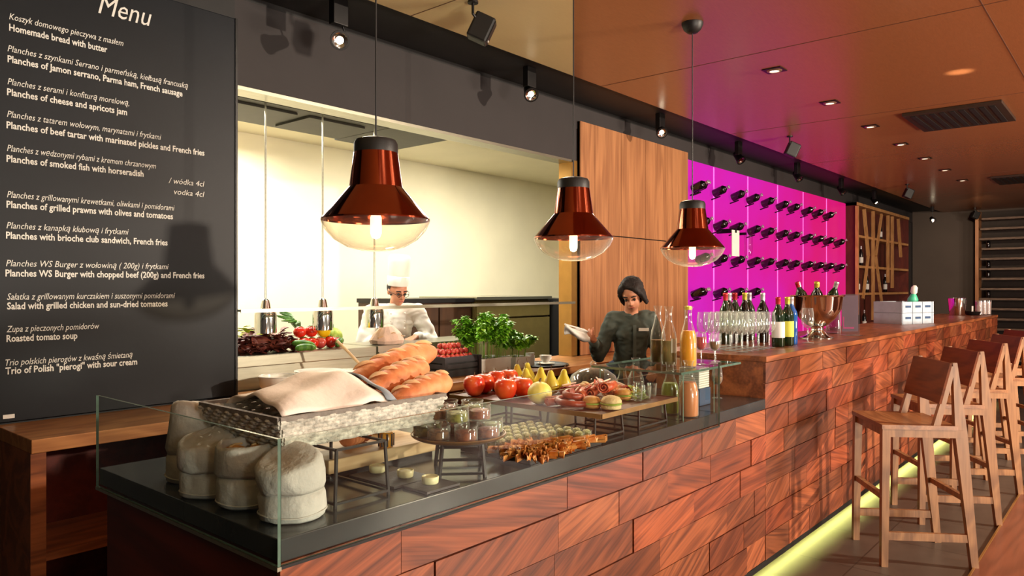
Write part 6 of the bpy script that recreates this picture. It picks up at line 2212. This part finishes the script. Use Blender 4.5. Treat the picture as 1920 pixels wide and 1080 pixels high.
# glasses on his nose
b = MB()
for k in (-1, 1):
    b.tube([fh(k * 0.031 + 0.019 * math.cos(a), -0.101, 0.000 + 0.014 * math.sin(a)) for a in [q * 2 * PI / 16 for q in range(17)]], 0.0022, 6)
    b.tube([fh(k * 0.050, -0.100, 0.003), fh(k * 0.078, -0.05, 0.006), fh(k * 0.083, 0.01, 0.004)], 0.002, 6)
b.tube([fh(-0.012, -0.102, 0.004), fh(0.012, -0.102, 0.004)], 0.002, 6)
b.build('spectacles', M['eye'], t, smooth=True)

# --- the bartender between the two counters, shaking out a cloth
t = thing('person', 'person with dark hair in a grey green shirt, head bowed, holding up a white cloth', 'person', (4.52, 2.78, 0), math.radians(-48))
S2 = 0.94
J = joints(S2, 0.04, {'el_r': (-0.25, -0.05, 1.09), 'wr_r': (-0.31, -0.23, 1.225), 'el_l': (0.22, -0.02, 1.08), 'wr_l': (0.16, -0.22, 1.02)})
for k in ('sh_r', 'sh_l'):
    J[k].x *= 0.74
hR = Euler((math.radians(30), math.radians(-6), math.radians(-22))).to_matrix()
hc = Vector((-0.005, -0.085, 1.455))
hr = hand_shapes(J['wr_r'] + Vector((-0.008, -0.02, 0.008)), (-0.5, -0.65, 0.45), (0.4, -0.5, -0.3), (0.35, 0.1, 0.9), 0.9, 0.7)
hl = hand_shapes(J['wr_l'] + Vector((-0.012, -0.02, -0.006)), (-0.4, -0.75, -0.3), (-0.5, 0.1, -0.8), (-0.6, 0.2, 0.5), 0.9, 0.5)
person(t, J, hc, hR, S2, None, hr, hl)
face_bits(t, hc, hR, S2)
sh = [('path', [(J['pelvis'] + Vector((0, 0, 0.07)), 0.128), (J['waist'] + Vector((0, 0, 0.02)), 0.116), (J['chest'], 0.128)]), ('cap', J['sh_r'], 0.064, J['sh_l'], 0.064), ('cap', J['chest'], 0.115, J['neck'] + Vector((0, 0, -0.07)), 0.075),
      ('ell', J['chest'] + Vector((-0.055, -0.065, -0.01)), (0.060, 0.055, 0.065)), ('ell', J['chest'] + Vector((0.055, -0.065, -0.01)), (0.060, 0.055, 0.065))]
for k in ('r', 'l'):
    m_ = J['el_' + k].lerp(J['wr_' + k], 0.80)
    sh.append(('path', [(J['sh_' + k], 0.062), (J['el_' + k], 0.052), (m_, 0.039)]))
organic('shirt', sh, [M['shirt']], t, 0.009, 5, 0.009, 11)
nk = J['neck']
b = MB(); b.lathe([(0.055, -0.050), (0.064, -0.012), (0.070, -0.006), (0.066, -0.03), (0.058, -0.055)], 28, c=nk + Vector((0, -0.006, -0.005))); b.build('collar', M['shirt'], t, smooth=True, angle=60)
b = MB(); b.box(-0.011, 0.011, -0.006, 0.002, -0.24, 0.06); b.move(lambda c: c + J['chest'] + Vector((0, -0.137 + 0.06 * 0, 0.0))); b.build('button_band', M['shirt'], t)
b = MB(); b.box(-0.035, 0.035, -0.003, 0.003, -0.011, 0.011, 0.001); b.move(lambda c: c + J['chest'] + Vector((0.062, -0.140, 0.03))); b.build('name_badge', M['label'], t)
sh = [('path', [(J['hip_' + k] + Vector((0, 0, 0.03)), 0.100), (J['kn_' + k], 0.070), (J['an_' + k] + Vector((0, 0, 0.03)), 0.058)]) for k in ('r', 'l')] + [('cap', J['hip_r'] + Vector((0, 0, 0.05)), 0.10, J['hip_l'] + Vector((0, 0, 0.05)), 0.10)]
organic('jeans', sh, [M['jeans']], t, 0.012, 5)
for k in ('r', 'l'):
    b = MB(); b.ball(J['toe_' + k] + Vector((0, 0.04, 0.010)), 0.046, 1.0, 2.3, 0.95); b.move(lambda c: Vector((c.x, c.y, max(0.001, c.z)))); b.build('shoe', M['black_plastic'], t, smooth=True)
# chin-length hair: a cap with a side-swept fringe and a thicker back
fh = lambda x, y, z: hc + hR @ Vector((x * S2, y * S2, z * S2))
e = hR.to_euler()
sh = [('ell', fh(0.004, 0.026, 0.040), (0.084, 0.094, 0.086), e), ('ell', fh(0.0, 0.062, -0.03), (0.078, 0.052, 0.085), e)]
for k in range(7):      # locks falling from a side parting to the jaw
    q = k / 6
    sh.append(('path', [(fh(-0.030 + 0.01 * q, -0.045 + 0.05 * q, 0.108 - 0.004 * q), 0.018), (fh(0.045 + 0.012 * q, -0.062 + 0.055 * q, 0.080), 0.021), (fh(0.080, -0.040 + 0.062 * q, 0.015), 0.019), (fh(0.086 + 0.010 * (1 - q), -0.025 + 0.06 * q, -0.050 - 0.02 * q), 0.015), (fh(0.100, -0.02 + 0.06 * q, -0.078 - 0.02 * q), 0.007)]))
    sh.append(('path', [(fh(-0.032, -0.040 + 0.05 * q, 0.106), 0.016), (fh(-0.070, -0.045 + 0.055 * q, 0.065), 0.019), (fh(-0.082, -0.026 + 0.058 * q, 0.010), 0.017), (fh(-0.080, -0.012 + 0.055 * q, -0.050 - 0.02 * q), 0.012), (fh(-0.072, -0.010 + 0.055 * q, -0.082 - 0.02 * q), 0.006)]))
organic('hair', sh, [M['hair']], t, 0.006, 2, 0.003, 40)
# the cloth in the raised hand
wr = J['wr_r']
tc = thing('polishing_cloth', 'white polishing cloth held up in the bartender hand', 'cloth', t.matrix_basis @ (wr + Vector((-0.06, -0.10, 0.055))), math.radians(-48))
b = MB()
g = []
for j in range(9):
    row = []
    for i in range(11):
        s, q = i / 10, j / 8
        x = -0.17 * s + 0.02
        z = -0.06 * q + 0.05 * s + 0.012 * math.sin(7 * s + 3 * q)
        y = 0.03 * math.sin(5 * q + 4 * s) - 0.05 * s
        row.append(b.bm.verts.new((x, y, z)))
    g.append(row)
for j in range(8):
    for i in range(10):
        b.bm.faces.new((g[j][i], g[j][i + 1], g[j + 1][i + 1], g[j + 1][i]))
o = b.build('sheet', M['label'], tc, smooth=True, angle=0)
md = o.modifiers.new('thick', 'SOLIDIFY'); md.thickness = 0.006
b = MB(); b.tube([g_ for g_ in [Vector((0.02, 0.0, 0.0)), Vector((-0.06, -0.03, 0.03)), Vector((-0.15, -0.04, 0.055))]], 0.005, 8); b.build('hem', M['label'], tc, smooth=True)
